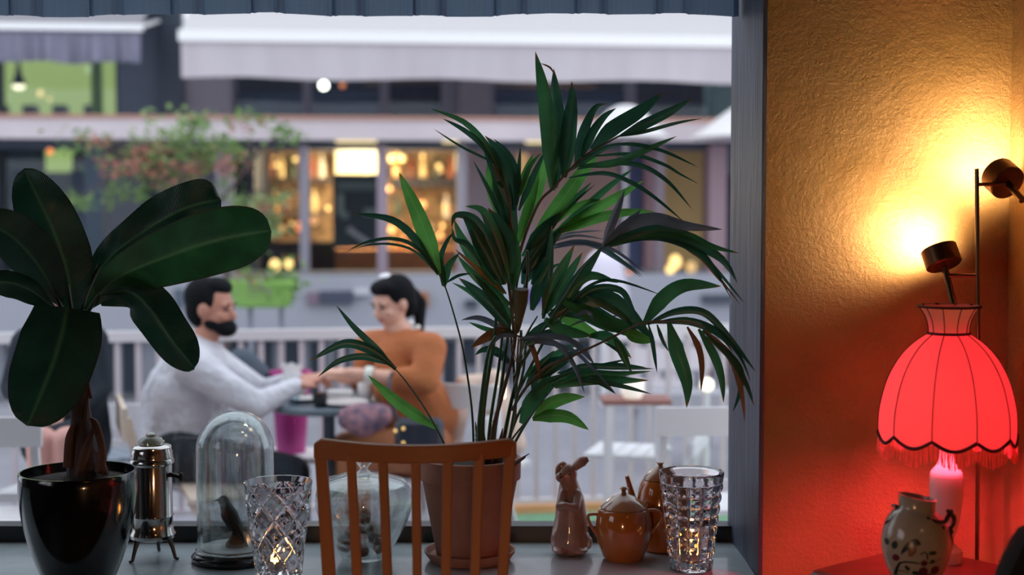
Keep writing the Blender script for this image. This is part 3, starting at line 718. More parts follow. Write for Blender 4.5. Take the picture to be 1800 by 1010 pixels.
# lower storey: dark left bay, lit shop, right bay
FP('shop_frame', -260, 262, 6, 500, M3('#222c38'), 14, .2); FP('shop_pane', 6, 262, 440, 480, glassf, 14.08, .01)
FP('dark_room', -200, 240, 448, 520, M3('#2a323e'), 17, .1)
FP('shop_frame', 20, 300, 60, 480, M3('#4e5c6c'), 14.0, .1); FP('shop_frame', 125, 300, 150, 480, M3('#4a5668'), 14.0, .1)
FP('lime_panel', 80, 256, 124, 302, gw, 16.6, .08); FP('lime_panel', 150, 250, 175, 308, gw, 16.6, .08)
FP('stone_pier', 190, 300, 395, 490, P('mottled_pier', '#7d7480', .85, var=.35, vscale=3), 14.3, .2)
FP('wall_under_shop', -260, 478, 1560, 720, M3('#8c8e9b', .8), 13.6, .3)
# lit shop box
shopw = P('shop_back_wall', '#c8a070', .8, col2='#5a4438', vscale=6)
FP('shop_back', 440, 240, 820, 500, shopw, 16.4, .1); FP('shop_side', 436, 255, 448, 485, dkg, 14.0, 2.4)
FP('shop_floor', 440, 486, 860, 520, M3('#5a4a40'), 14.1, 2.2)
FP('shop_ceiling', 440, 232, 860, 246, M3('#8a7a66'), 14.1, 2.2)
FP('shop_window_pane', 447, 262, 812, 482, glassf, 14.08, .01)
FP('light_panel', 590, 262, 665, 305, P('shop_light_panel', '#fff0c0', .5, emit='#ffe2a0', estr=1.7), 16.0, .05)
FP('light_panel', 800, 268, 808, 300, P('shop_light_panel2', '#ffe8a8', .5, emit='#ffe0a0', estr=1.0), 15.0, .05)
FP('shelf_board', 448, 312, 585, 322, M3('#4a3c34'), 15.9, .3); FP('shelf_board', 690, 312, 812, 330, M3('#2e2c34'), 15.9, .3)
FP('shelf_board', 448, 372, 570, 378, M3('#4a3c34'), 15.9, .3); FP('shelf_board', 690, 382, 812, 388, M3('#6a4c34'), 15.9, .3)
FP('counter', 590, 438, 860, 486, P('orange_counter', '#b87840', .6, var=.2), 14.6, .5)
FP('dark_cupboard', 448, 425, 590, 486, M3('#3a2c34'), 14.7, .4)
FP('beige_pier', 820, 262, 862, 500, M3('#a3949e'), 13.95, .4)
sc_ = at(640, 300, 15.0, T)
light('shop_light', 'POINT', sc_, SHOP, '#ffdcae', .25); light('shop_light_low', 'POINT', at(740, 400, 14.9, T), SHOP * .35, '#ffc080', .25)
# black menu board in the shop window
mbd = thing('menu_board', 'dark teal poster board with faded pale drawing in the lit shop window', 'poster', at(625, 435, 13.9, T))
obj('board', pbox(585, 306, 665, 436, 13.9, .04, T), M3('#22333c'), mbd)
for r_ in ((592, 318, 660, 334, '#55696e'), (594, 340, 604, 378, '#74868a'), (600, 372, 612, 384, '#6d8084'), (640, 366, 662, 378, '#6a7c82'), (612, 396, 622, 410, '#5a4c62')):
    obj('pale_mark', pbox(*r_[:4], 13.885, .012, T), M3(r_[4]), mbd)
a, b = at(611, 402, 13.88, T), at(650, 428, 13.88, T); obj('pale_mark', MB().bar(a, b, .012, .05), M3('#8a929c'), mbd)
# bottles on the shelves
bt = MB().lathe([(.001, 0), (.035, 0), (.038, .01), (.038, .16), (.014, .2), (.012, .26), (.001, .26)], (0, 0, 0), 12)
bcols = ['#e0a860', '#7a3a20', '#f0d090', '#3a4a38', '#a85a3a', '#e8e0c8']; srcs = []
bm = [P('bottle_' + c_.strip('#'), c_, .3) for c_ in bcols]; kk = 0
for y_, xs_ in ((312, (456, 474, 492, 512, 548, 566, 700, 722, 745, 768, 790)), (372, (458, 482, 508, 550, 700, 730, 785)), (382, ()), (436, (700, 730, 760))):
    for px in xs_:
        p = at(px + random.uniform(-4, 4), y_, 15.95 if y_ < 430 else 14.75, T)
        if y_ == 372 and px >= 690: p = at(px, 382, 15.95, T)
        o = bpy.data.objects.new('bottle', srcs[kk % 6]) if kk >= 6 else None
        if o is None:
            o = obj('bottle', bt, bm[kk]); srcs.append(o.data)
        else: COL.objects.link(o)
        o.location = p; tag(o, ['amber', 'red-brown', 'pale yellow', 'dark green', 'rust-red', 'whitish'][kk % 6] + ' bottle, ' + ['leftmost', 'second from the left', 'third from the left', 'fourth from the left', 'fifth from the left', 'sixth from the left', 'seventh from the left', 'eighth from the left', 'ninth from the left', 'tenth from the left', 'rightmost'][xs_.index(px)] + ' on ' + ('the counter' if y_ > 430 else 'the upper shelf' if y_ < 340 else 'the lower shelf') + ' of the lit shop', 'bottle', 'bottles on the shop shelves'); kk += 1
for px, py, r_, mt_, lb_ in ((526, 398, .036, lampora, 'round orange light low in the shop window, left of the poster board'), (552, 388, .034, P('peach_glow', '#f8b880', .5, emit='#f0a870', estr=.9), 'peach light just right of the round orange light'),
        (483, 466, .045, lampwarm, 'yellow candle light above the green planter'), (508, 464, .036, lampwarm, 'second yellow candle light above the green planter'), (10, 392, .03, lampwarm, 'warm light at the left edge above the banana leaf'), (24, 394, .024, lampora, 'small orange light at the left edge beside a warm one'),
        (1105, 482, .030, lampora, 'orange light behind the right palm leaves'), (1187, 460, .055, lampwarm, 'bright yellow light right of the palm'), (1178, 474, .04, lampwarm, 'lower yellow light right of the palm'), (1215, 470, .05, P('soft_glow', '#f0c890', .5, emit='#e8b878', estr=.8), 'soft amber light right of the bright yellow one'),
        (88, 266, .026, lampora, 'tiny orange light in front of the lime panel')):
    tag(obj('far_bulb', MB().ell(at(px, py, 13.3, T), (r_, r_, r_ * 1.25), 12, 8), mt_), lb_, 'lamp')
rs = random.Random(5)
ORD = ['leftmost', 'second', 'third', 'fourth', 'fifth', 'sixth', 'seventh', 'eighth', 'ninth', 'tenth', 'eleventh', 'twelfth', 'thirteenth', 'fourteenth', 'fifteenth', 'sixteenth', 'seventeenth', 'eighteenth']
sp_l = sorted((rs.choice((rs.uniform(452, 582), rs.uniform(682, 808))), rs.choice((rs.uniform(266, 306), rs.uniform(330, 430))), rs.uniform(.018, .04)) for _ in range(26)); cnt = {}
for k, (px, py, r_) in enumerate(sp_l):      # glowing spheres added at random for warm bokeh and reflections among the shelves
    key = ('high' if py < 310 else 'low', 'left' if px < 600 else 'right'); cnt[key] = cnt.get(key, 0) + 1; od = ORD[cnt[key] - 1]
    o = obj('shelf_glow', MB().ell(at(px, py, 15.4, T), r_, 10, 6), (lampwarm, P('peach_glow', '#f8b880', .5, emit='#f0a870', estr=.9), P('soft_glow', '#f0c890', .5, emit='#e8b878', estr=.8))[k % 3])
    tag(o, od + (' from the left' if od != 'leftmost' else '') + ' of the ' + key[0] + ' small lights ' + key[1] + ' of the poster board, ' + ('yellow', 'peach', 'amber')[k % 3], 'lamp', 'small added lights among the shop shelves')
FP('neighbour_wall', 1560, -420, 2900, 720, P('neighbour_plaster', '#8a8490', .8, var=.1), 14, .4); FP('neighbour_wall', -1500, -420, -260, 720, P('neighbour_plaster', '#8a8490', .8, var=.1), 14, .4)
# right bay
FP('dark_room', 862, 240, 1300, 520, M3('#6b5a5c'), 16, .1)
for x0, x1, c_ in ((862, 935, '#b4a6b4'), (935, 1088, '#b4948e'), (1088, 1130, '#5a6690'), (1135, 1160, '#b08e98'), (1160, 1235, '#b89a68'), (1270, 1300, '#1c3040')):
    FP('door_panel' if x0 == 1270 else 'wall_panel', x0, 262 if x0 != 1270 else 306, x1, 482, P('panel_' + c_[1:], c_, .8, var=.12, vscale=4), 14.0 + (.1 if x0 in (1088, 1270) else 0), .1)
FP('wall_panel', 1262, 262, 1300, 306, M3('#5c6474'), 14.0, .1)
FP('lit_glass', 912, 270, 928, 320, P('amber_glass', '#e0b080', .5, emit='#d8a870', estr=.6), 13.9, .05)

# low grey terrace wall across the street, with small things on it
lw = thing('terrace_screen', 'long low light-grey screen wall across the street', 'wall', at(700, 690, 11.8, T))
obj('screen', pbox(-300, 484, 1560, 590, 11.8, .1, T), M3('#a2a3ad'), lw); obj('lower_strip', pbox(-300, 560, 1560, 690, 11.9, .1, T), M3('#83858f'), lw)
for x0, x1, y0, y1 in ((10, 44, 600, 640), (168, 200, 596, 690), (215, 240, 596, 690), (385, 440, 598, 690), (452, 480, 600, 690), (500, 528, 600, 684), (545, 572, 600, 690), (590, 612, 598, 660), (628, 650, 600, 690), (780, 800, 600, 690), (812, 850, 596, 640), (870, 900, 600, 670), (975, 1000, 604, 684), (1000, 1040, 598, 620), (1085, 1119, 600, 678)): obj('dark_opening', pbox(x0, y0, x1, y1, 11.87, .06, T), M3('#1c2836'), lw)
for x0, y0, x1, y1, c_ in ((540, 514, 560, 534, '#7c6a78'), (562, 512, 620, 534, '#454a5c'), (622, 507, 650, 518, '#c4c4cc'), (730, 514, 753, 540, '#a5683a'), (930, 508, 956, 532, '#6a3aa0'), (1236, 518, 1300, 532, '#444a58'), (818, 528, 840, 540, '#38404e'), (306, 508, 322, 540, '#5a6472')):
    nm = {730: ('mail_box', 'small orange-brown box on the low grey wall, right of the woman'), 930: ('poster', 'violet poster on the low grey wall behind the palm')}.get(x0)
    o = obj(nm[0] if nm else 'sign_plate', pbox(x0, y0, x1, y1, 11.74, .06, T), M3(c_), None if nm else lw)
    if nm: tag(o, nm[1], 'box' if x0 == 730 else 'poster')

# hanging green planter and the leafy shrub growing out of it
gp = thing('green_planter', 'bright lime green trough planter with flowers, hanging behind the seated man', 'planter', at(465, 540, 9.4))
m_ = MB(); y0_ = 9.4; tpz = at(465, 492, y0_).z; bz = at(465, 540, y0_).z; xa, xb = at(403, 500, y0_).x, at(522, 500, y0_).x
N_ = 10
def ringp(x0, x1, yc, dy, z): return [Vector((x0, yc - dy, z)), Vector((x1, yc - dy, z)), Vector((x1, yc + dy, z)), Vector((x0, yc + dy, z))]
m_.hexa(ringp(xa + .05, xb - .05, y0_, .07, bz), ringp(xa, xb, y0_, .10, tpz))
o = obj('trough', m_, P('lime_plastic', '#88b45c', .45), gp); bv = o.modifiers.new('b', 'BEVEL'); bv.width = .02; bv.segments = 3
obj('bracket', MB().bar((xa + .12, y0_ + .1, bz), (xa + .12, y0_ + .1, GZ), .03), M3('#8c8e9b'), gp); obj('bracket', MB().bar((xb - .12, y0_ + .1, bz), (xb - .12, y0_ + .1, GZ), .03), M3('#8c8e9b'), gp)
def leafcloud(mb, c, r, n, s_, rnd=random):
    for _ in range(n):
        d = Vector((rnd.gauss(0, 1), rnd.gauss(0, 1), rnd.gauss(0, 1))); p = c + Vector((d.x * r[0], d.y * r[1], d.z * r[2])) * .5
        a = Vector((rnd.uniform(-1, 1), rnd.uniform(-1, 1), rnd.uniform(-.7, .5))).normalized(); b_ = a.cross(Vector((rnd.random(), rnd.random(), 1))).normalized(); l = s_ * rnd.uniform(.7, 1.3)
        mb.add([p, p + a * l * .5 + b_ * l * .28, p + a * l, p + a * l * .5 - b_ * l * .28], [(0, 1, 2, 3)])
fol = MB(); leafcloud(fol, at(495, 500, 9.4), (.16, .12, .14), 160, .06); leafcloud(fol, at(430, 490, 9.4), (.2, .12, .07), 90, .05)
stuff(obj('flower_leaves', fol, P('planter_leaf', '#86a860', .7, transl=.3), gp))
fl = MB(); leafcloud(fl, at(448, 508, 9.32), (.12, .05, .06), 50, .04); stuff(obj('flowers', fl, P('mauve_flower', '#a878a8', .7, transl=.2), gp))
fl = MB(); leafcloud(fl, at(440, 485, 9.32), (.18, .08, .05), 30, .04); stuff(obj('flowers', fl, P('coral_flower', '#c87858', .7, transl=.2), gp))
TY = 9.9
sh_ = thing('flowering_shrub', 'thin branching shrub with green leaves and coral blossoms, left of the seated man', 'shrub', Vector((at(385, 560, TY).x, TY, GZ)))
tk = MB(); g0 = Vector((at(385, 560, TY).x, TY, GZ)); br = MB()
mainp = [g0, at(398, 560, TY), at(395, 450, TY), at(360, 350, TY), at(300, 270, TY)]
tk.tube(mainp, [.035, .03, .025, .018, .01], 8, smooth=5)
obj('trunk', tk, M3('#5a4c4c'), sh_)
for pts in (((395, 440), (450, 380), (515, 375)), ((370, 370), (430, 300), (440, 240)), ((350, 340), (250, 290), (150, 245)), ((330, 310), (260, 320), (200, 300)), ((320, 290), (330, 240), (345, 205)), ((395, 420), (440, 340), (500, 340)), ((300, 270), (240, 250), (190, 262)), ((430, 300), (470, 250), (515, 235)), ((250, 290), (180, 320), (140, 350))):
    obj('branch', MB().tube([at(px, py, TY + random.uniform(-.2, .2) * (i > 0)) for i, (px, py) in enumerate(pts)], [.014, .009, .004], 6, smooth=4), M3('#5a4c4c'), sh_)
gA = MB(); gB = MB(); gC = MB()
for px, py, rx, rz, n_ in ((310, 245, 70, 45, 260), (270, 290, 80, 40, 200), (390, 265, 60, 35, 170), (330, 330, 70, 30, 140), (445, 385, 50, 22, 150), (480, 350, 30, 16, 70), (415, 350, 30, 14, 60), (150, 245, 40, 20, 60), (145, 352, 30, 14, 60), (440, 205, 30, 14, 35), (505, 235, 22, 16, 50), (350, 215, 30, 16, 60), (470, 405, 34, 12, 60), (230, 340, 50, 20, 60)):
    leafcloud(gA if random.random() < .6 else gB, at(px, py, TY), (wpx(rx, TY), .35, wpx(rz, TY)), int(n_ * 1.15), .062)
for px, py, rx, rz, n_ in ((230, 290, 60, 20, 130), (300, 300, 50, 24, 110), (400, 290, 40, 24, 90), (345, 300, 16, 30, 60), (460, 365, 36, 14, 50), (170, 245, 24, 10, 40), (270, 262, 40, 14, 60), (430, 225, 40, 14, 25)):
    leafcloud(gC, at(px, py, TY - .15), (wpx(rx, TY), .25, wpx(rz, TY)), n_, .05)
stuff(obj('foliage', gA, P('shrub_leaf', '#7c9a5c', .7, transl=.35), sh_)); stuff(obj('foliage', gB, P('shrub_leaf_light', '#9cb47c', .7, transl=.35), sh_)); stuff(obj('blossom', gC, P('coral_blossom', '#c48478', .7, transl=.3), sh_))

# ------------------------------------------------------------------ railing of our terrace
RT = .15; RY = 6.9
ra = at(-420, 600, RY, RT); rb = at(1560, 570, RY, RT); zt = at(900, 573.5, RY, RT).z; zl = at(900, 591, RY, RT).z; zb2 = at(900, 882, RY, RT).z
rail = thing('terrace_railing', 'white painted metal railing with upright bars behind the seated couple', 'railing', Vector((0, RY, GZ)))
rm = P('white_rail_paint', '#d9d2d6', .5); rm2 = P('pinkish_white_bar', '#c9bcc2', .5)
obj('handrail', MB().bar(Vector((ra.x, ra.y, (zt + zl) / 2)), Vector((rb.x, rb.y, (zt + zl) / 2)), .05, zt - zl), rm, rail)
obj('bottom_rail', MB().bar(Vector((ra.x, ra.y, zb2)), Vector((rb.x, rb.y, zb2)), .04, .03), rm, rail)
step = .0935; b0 = None; nb = int((rb.x - ra.x) / step)
for i in range(nb):
    X = ra.x + step * (i + .5); Y = RY + RT * X
    if b0 is None:
        b0 = obj('baluster', MB().box((X - .0125, Y - .0125, zb2), (X + .0125, Y + .0125, zl)), rm2, rail); X0, Y0 = X, Y
    else: twin(b0, (X - X0, Y - Y0, 0), rail)
for X in (-2.6, -.55, 1.2):
    obj('rail_post', MB().box((X - .025, RY + RT * X - .025, GZ), (X + .025, RY + RT * X + .025, zl)), rm, rail)
tag(obj('edge_board', pbox(880, 879, 1560, 899, RY - .12, .04, RT), P('orange_plank', '#e0a070', .6, var=.15, vscale=3, stretch=(1, 4, 4))), 'pale orange timber plank along the foot of the railing', 'plank')
struct('trim_grass', MB().box((at(880, 900, RY - .2).x, RY - 1.0, GZ), (2.5, RY + .1, at(900, 905, RY - .15).z)), P('green_turf', '#6f9a78', .9, var=.2, vscale=40), 'strip of green artificial turf under the railing')
# street-side white crate with dark openings, right
wc = thing('white_slatted_bench', 'low white slatted bench beyond the railing at the right', 'bench', at(1165, 695, 8.6))
def WP(n_, x0, y0, x1, y1, c_='#d8d0d6', Y=8.6, th=.05): obj(n_, pbox(x0, y0, x1, y1, Y, th), P('wb' + c_[1:], c_, .6), wc)
WP('slat', 1060, 612, 1250, 650); WP('slat', 1060, 590, 1250, 600); WP('slat', 1070, 668, 1200, 684, '#d8d0d6')
for x in (1078, 1112, 1148, 1178, 1205, 1232): WP('upright', x, 586, x + 14, 694, '#cfc6cc', 8.62)
WP('seat', 1090, 692, 1300, 718, '#a8a6ae', 8.3, .3)
WP('bench_leg', 1110, 718, 1122, 800, '#a8a6ae', 8.35); WP('bench_leg', 1270, 718, 1282, 800, '#a8a6ae', 8.35)
for x0 in (1238, 1272):
    m_ = pbox(x0, 596, x0 + 16, 662, 9.2, .03); o = obj('red_slat', m_, M3('#6a4654')); tag(o, 'dull maroon chair slat beyond the railing, ' + ('left of the pair' if x0 == 1238 else 'right of the pair, next to the jamb'), 'slat', None)
    # standing on the ground by its own foot
    f_ = Vector((at(x0 + 8, 662, 9.2).x, 9.21, 0)); obj('foot', MB().box((f_.x - .012, 9.2, GZ), (f_.x + .012, 9.225, at(x0, 660, 9.2).z)), M3('#6a4654'), o)
# ================================================================== PLANTS
def blade(pts, W, roll=0.0, fold=.25, shape='palm', n=5, ripple=0.0, seed=0, nu=4):
    """pts: list of world points along the midrib; W: full width in metres"""
    rr = random.Random(seed); ps, _ = spline(pts, [0] * len(pts), n); m = MB(); m.uv = []; N = len(ps)
    L_ = [0]
    for i in range(1, N): L_.append(L_[-1] + (ps[i] - ps[i - 1]).length)
    ph = rr.uniform(0, 6)
    for i, p in enumerate(ps):
        t = L_[i] / L_[-1]; T_ = (ps[min(i + 1, N - 1)] - ps[max(0, i - 1)]).normalized()
        V = (CAM - p).normalized(); s_ = T_.cross(V)
        if s_.length < 1e-4: s_ = Vector((1, 0, 0))
        s_.normalize(); nn = s_.cross(T_).normalized(); R = Matrix.Rotation(roll, 3, T_); s2 = R @ s_; n2 = R @ nn
        if shape == 'palm': wv = min(1, (.30 + 2.6 * t)) * (1 - max(0, (t - .35) / .65) ** 2.2) ** .9
        elif shape == 'blunt': wv = min(1, .3 + 2.5 * t) * (1 - max(0, (t - .8) / .2) ** 2) ** .5 if t < 1 else .02
        elif callable(shape): wv = shape(t)
        else: wv = 1
        wv = max(wv, .012); hw = W * wv / 2 / max(.5, cos(roll))
        for k in range(nu + 1):
            u = -1 + 2 * k / nu; rp = ripple * abs(u) * sin(t * 17 + ph + u * 1.3) * W
            m.v.append(p + s2 * (u * hw) + n2 * (abs(u) * hw * fold * -1 + rp)); m.uv.append(((u + 1) / 2, t))
    for i in range(N - 1):
        for k in range(nu): a = i * (nu + 1) + k; m.f.append((a, a + 1, a + nu + 2, a + nu + 1))
    return m
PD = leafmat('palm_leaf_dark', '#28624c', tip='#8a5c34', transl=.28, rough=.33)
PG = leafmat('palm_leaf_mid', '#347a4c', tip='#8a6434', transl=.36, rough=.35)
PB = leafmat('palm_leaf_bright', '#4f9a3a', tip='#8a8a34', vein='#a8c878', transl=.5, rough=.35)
PG2 = leafmat('palm_leaf_grey', '#66788a', vein='#7c8a84', transl=.2, rough=.3)
PN = leafmat('palm_leaf_brown', '#8a5a34', vein='#a87c4c', transl=.2, rough=.5)
PT = leafmat('palm_leaf_tan', '#9c7c48', vein='#b89a60', transl=.15, rough=.5)
stemg = P('palm_stem_green', '#3c6a4a', .4, var=.2, vscale=20, stretch=(1, 1, .1)); stemb = P('palm_stem_brown', '#6a5a48', .5, var=.3, vscale=20)
PYd = 3.36; pc_ = at(826, 970, PYd)
palm = thing('potted_palm', 'tall potted palm with fine arching green fronds in a terracotta pot, centre of the ledge', 'plant', Vector((pc_.x, PYd, SILL)))
MT = {'d': PD, 'g': PG, 'b': PB, 'y': PG2, 'n': PN, 't': PT}
def frond(name_seed, rachis, rr_, Ys, leaves, smat=None, Yt=0.0):
    """rachis px polyline, Ys depth at start/end; leaves: (mat, width px, [px points], depth offset of tip)"""
    n = len(rachis); pts = [at(x, y, Ys[0] + (Ys[1] - Ys[0]) * i / (n - 1)) for i, (x, y) in enumerate(rachis)]
    f = obj('frond', MB().tube(pts, [rr_ * (1 - .55 * i / (n - 1)) for i in range(n)], 7, smooth=4), smat or stemg, palm)
    rd = random.Random(name_seed); ry = [(p, Ys[0] + (Ys[1] - Ys[0]) * i / (n - 1)) for i, p in enumerate(rachis)]
    for k, (mt_, w_, lp, dz) in enumerate(leaves):
        bx, by = lp[0]; Yb = min(ry, key=lambda q_: (q_[0][0] - bx) ** 2 + (q_[0][1] - by) ** 2)[1]
        jit = rd.uniform(-.015, .015); nl = len(lp)
        P3 = [at(x, y, Yb + (dz + jit) * (i / (nl - 1)) - .0015 * (k % 3)) for i, (x, y) in enumerate(lp)]
        obj('leaflet', blade(P3, wpx(w_, Yb) * 1.12, rd.uniform(-.3, .3), .28 if w_ > 8 else .15, 'blunt' if w_ < 0 else 'palm', seed=k, ripple=.02), MT[mt_], f)
    return f
# upright right-hand frond (A)
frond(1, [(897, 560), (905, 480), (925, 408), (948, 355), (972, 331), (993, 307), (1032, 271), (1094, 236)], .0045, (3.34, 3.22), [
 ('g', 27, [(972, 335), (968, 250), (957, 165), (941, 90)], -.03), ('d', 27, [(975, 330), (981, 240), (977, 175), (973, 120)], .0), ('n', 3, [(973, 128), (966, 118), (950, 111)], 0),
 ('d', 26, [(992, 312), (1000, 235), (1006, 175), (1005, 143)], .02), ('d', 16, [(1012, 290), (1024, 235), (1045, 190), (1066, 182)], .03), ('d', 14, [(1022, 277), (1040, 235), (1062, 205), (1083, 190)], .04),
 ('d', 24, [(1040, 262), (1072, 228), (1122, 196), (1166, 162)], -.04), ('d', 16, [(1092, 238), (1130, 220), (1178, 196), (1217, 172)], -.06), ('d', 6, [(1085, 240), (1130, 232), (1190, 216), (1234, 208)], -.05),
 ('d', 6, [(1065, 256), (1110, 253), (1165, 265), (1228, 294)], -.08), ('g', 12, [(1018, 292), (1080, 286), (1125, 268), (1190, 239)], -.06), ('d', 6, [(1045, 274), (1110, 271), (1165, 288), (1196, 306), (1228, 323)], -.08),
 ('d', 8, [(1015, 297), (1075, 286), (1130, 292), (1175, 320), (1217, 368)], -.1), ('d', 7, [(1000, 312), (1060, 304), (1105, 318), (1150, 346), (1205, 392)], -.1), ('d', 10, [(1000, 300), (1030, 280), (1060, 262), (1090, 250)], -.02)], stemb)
# bright back-lit frond behind (B)
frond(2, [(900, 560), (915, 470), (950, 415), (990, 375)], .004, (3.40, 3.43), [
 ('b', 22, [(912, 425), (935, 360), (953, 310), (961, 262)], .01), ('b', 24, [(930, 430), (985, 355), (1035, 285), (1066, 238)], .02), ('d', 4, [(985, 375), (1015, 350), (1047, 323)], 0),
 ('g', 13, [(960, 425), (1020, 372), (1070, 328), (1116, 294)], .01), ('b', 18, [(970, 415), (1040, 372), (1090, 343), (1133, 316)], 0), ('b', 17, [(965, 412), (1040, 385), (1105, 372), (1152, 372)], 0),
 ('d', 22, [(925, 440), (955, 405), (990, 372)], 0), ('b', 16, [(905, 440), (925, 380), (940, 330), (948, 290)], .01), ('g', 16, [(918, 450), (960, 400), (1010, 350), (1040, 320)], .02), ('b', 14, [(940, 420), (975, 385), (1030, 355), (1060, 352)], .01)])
# upper-left frond (C)
frond(3, [(900, 560), (904, 470), (900, 400), (892, 340), (872, 295), (846, 250)], .0045, (3.33, 3.28), [
 ('g', 10, [(878, 300), (855, 255), (815, 214), (757, 191)], -.05), ('d', 9, [(865, 285), (848, 255), (815, 228), (778, 208)], -.05), ('d', 4, [(870, 288), (852, 278), (808, 256), (762, 226)], -.06),
 ('d', 20, [(900, 370), (885, 320), (865, 270), (838, 236)], -.02), ('d', 19, [(905, 370), (900, 320), (880, 270), (852, 238)], .0), ('d', 14, [(908, 360), (908, 310), (892, 270), (868, 244)], .02), ('d', 7, [(911, 345), (912, 300), (915, 255)], 0),
 ('b', 14, [(912, 345), (922, 310), (937, 270)], .02), ('g', 8, [(915, 340), (930, 295), (952, 268)], .02), ('d', 11, [(912, 370), (935, 315), (960, 262)], .0), ('b', 11, [(872, 375), (860, 330), (857, 280)], .02),
 ('d', 7, [(885, 390), (860, 335), (832, 282)], -.02), ('d', 22, [(895, 420), (880, 360), (866, 298)], .01), ('d', 24, [(903, 430), (896, 380), (902, 320)], .01), ('d', 18, [(885, 330), (868, 290), (850, 262)], 0), ('g', 8, [(888, 380), (872, 330), (862, 300)], -.01)], stemb)
# drooping left cluster (D)
frond(4, [(905, 600), (898, 530), (888, 470), (868, 410), (850, 375)], .004, (3.32, 3.22), [
 ('g', 20, [(893, 490), (872, 425), (850, 372), (818, 362)], -.03), ('d', 19, [(887, 500), (862, 440), (835, 388), (802, 378), (794, 400)], -.05), ('d', 26, [(883, 500), (855, 445), (830, 400), (812, 378)], -.03),
 ('g', 21, [(887, 515), (848, 470), (815, 425), (798, 385)], -.04), ('g', 27, [(885, 500), (880, 440), (862, 380)], -.01), ('d', 25, [(897, 480), (885, 410), (858, 365)], 0), ('g', 24, [(872, 500), (848, 445), (826, 392)], -.02),
 ('t', 9, [(890, 516), (860, 490), (828, 462), (800, 438)], -.05), ('g', 15, [(897, 535), (858, 505), (826, 475), (803, 447)], -.03), ('d', 24, [(900, 510), (892, 450), (884, 400), (872, 370)], .02), ('g', 20, [(903, 500), (905, 440), (893, 390)], .02),
 ('d', 10, [(850, 470), (822, 430), (800, 420), (795, 400)], -.03)], stemb)
# single tall frond left (E)
frond(5, [(833, 800), (831, 740), (826, 690), (815, 620), (803, 570), (783, 505), (765, 470)], .0032, (3.34, 3.20), [
 ('b', 27, [(772, 482), (752, 420), (728, 360), (701, 302)], -.03), ('d', 13, [(770, 480), (735, 425), (690, 386), (620, 375)], -.04), ('d', 6, [(768, 478), (730, 433), (690, 419), (645, 425), (608, 442)], -.05),
 ('d', 4, [(770, 483), (730, 442), (690, 429), (650, 430), (618, 438)], -.05), ('d', 9, [(778, 502), (775, 455), (785, 425), (800, 405)], 0), ('g', 12, [(781, 504), (788, 468), (808, 444)], 0), ('d', 5, [(784, 497), (806, 484), (830, 480)], 0), ('d', 10, [(782, 500), (776, 470), (768, 440)], 0)])
# small left fronds (F)
frond(6, [(905, 700), (903, 640), (898, 590), (893, 560)], .004, (3.36, 3.30), [
 ('g', 11, [(905, 590), (865, 545), (830, 515), (794, 496)], -.04), ('d', 19, [(895, 575), (862, 535), (832, 508), (806, 488)], -.03), ('d', 14, [(895, 565), (865, 520), (832, 480)], -.02), ('y', 10, [(895, 592), (870, 570), (840, 558), (811, 562)], -.04),
 ('g', 8, [(885, 585), (855, 578), (824, 566)], -.02), ('n', 17, [(908, 590), (878, 583), (850, 595), (828, 611)], -.05), ('n', 9, [(910, 590), (932, 604), (945, 640), (948, 666)], -.06), ('d', 13, [(900, 640), (872, 616), (850, 614), (835, 624)], -.03),
 ('y', 9, [(903, 645), (880, 626), (862, 622)], 0), ('g', 10, [(898, 560), (880, 520), (862, 490)], 0), ('n', 8, [(895, 585), (872, 555), (850, 535)], -.03)], stemb)
# arching dark frond to the upper right (G)
frond(7, [(905, 660), (940, 600), (965, 565), (1000, 510), (1028, 468), (1057, 434)], .0045, (3.34, 3.12), [
 ('d', 22, [(968, 570), (1000, 515), (1028, 475), (1060, 432)], -.0), ('y', 14, [(1060, 432), (1078, 385), (1098, 334)], -.02), ('y', 14, [(1068, 425), (1097, 398), (1127, 368)], -.02), ('y', 20, [(1060, 434), (1100, 398), (1150, 384), (1205, 397), (1270, 403)], -.06),
 ('d', 14, [(1062, 432), (1110, 412), (1165, 400), (1222, 412)], -.04), ('g', 15, [(1070, 430), (1140, 408), (1205, 413), (1250, 432), (1300, 445)], -.08), ('d', 19, [(1070, 432), (1140, 412), (1210, 425), (1268, 455), (1297, 498)], -.1),
 ('d', 14, [(1090, 424), (1160, 415), (1225, 440), (1262, 482), (1270, 500)], -.1), ('d', 5, [(1230, 440), (1265, 480), (1308, 532)], -.06), ('n', 4, [(1225, 440), (1262, 485), (1301, 535)], -.06), ('d', 4, [(1215, 435), (1258, 478), (1286, 526)], -.06),
 ('y', 10, [(1070, 425), (1115, 405), (1170, 400)], -.03), ('n', 10, [(1190, 425), (1235, 452), (1268, 497)], -.05)], stemg)
# thin grey sprays behind (H)
frond(8, [(905, 560), (930, 480), (960, 432)], .0035, (3.40, 3.44), [
 ('y', 4, [(955, 428), (1000, 410), (1060, 405)], 0), ('y', 4, [(958, 430), (1010, 414), (1065, 421)], 0), ('y', 7, [(960, 434), (1020, 424), (1080, 440), (1132, 478)], .01), ('y', 6, [(962, 438), (1030, 428), (1085, 456), (1128, 488)], .01),
 ('d', 5, [(1000, 425), (1050, 430), (1090, 455), (1130, 486)], 0), ('d', 14, [(935, 500), (958, 440), (985, 410)], 0), ('d', 26, [(920, 500), (940, 455), (968, 408)], 0), ('d', 22, [(920, 480), (950, 440), (992, 400)], 0)])
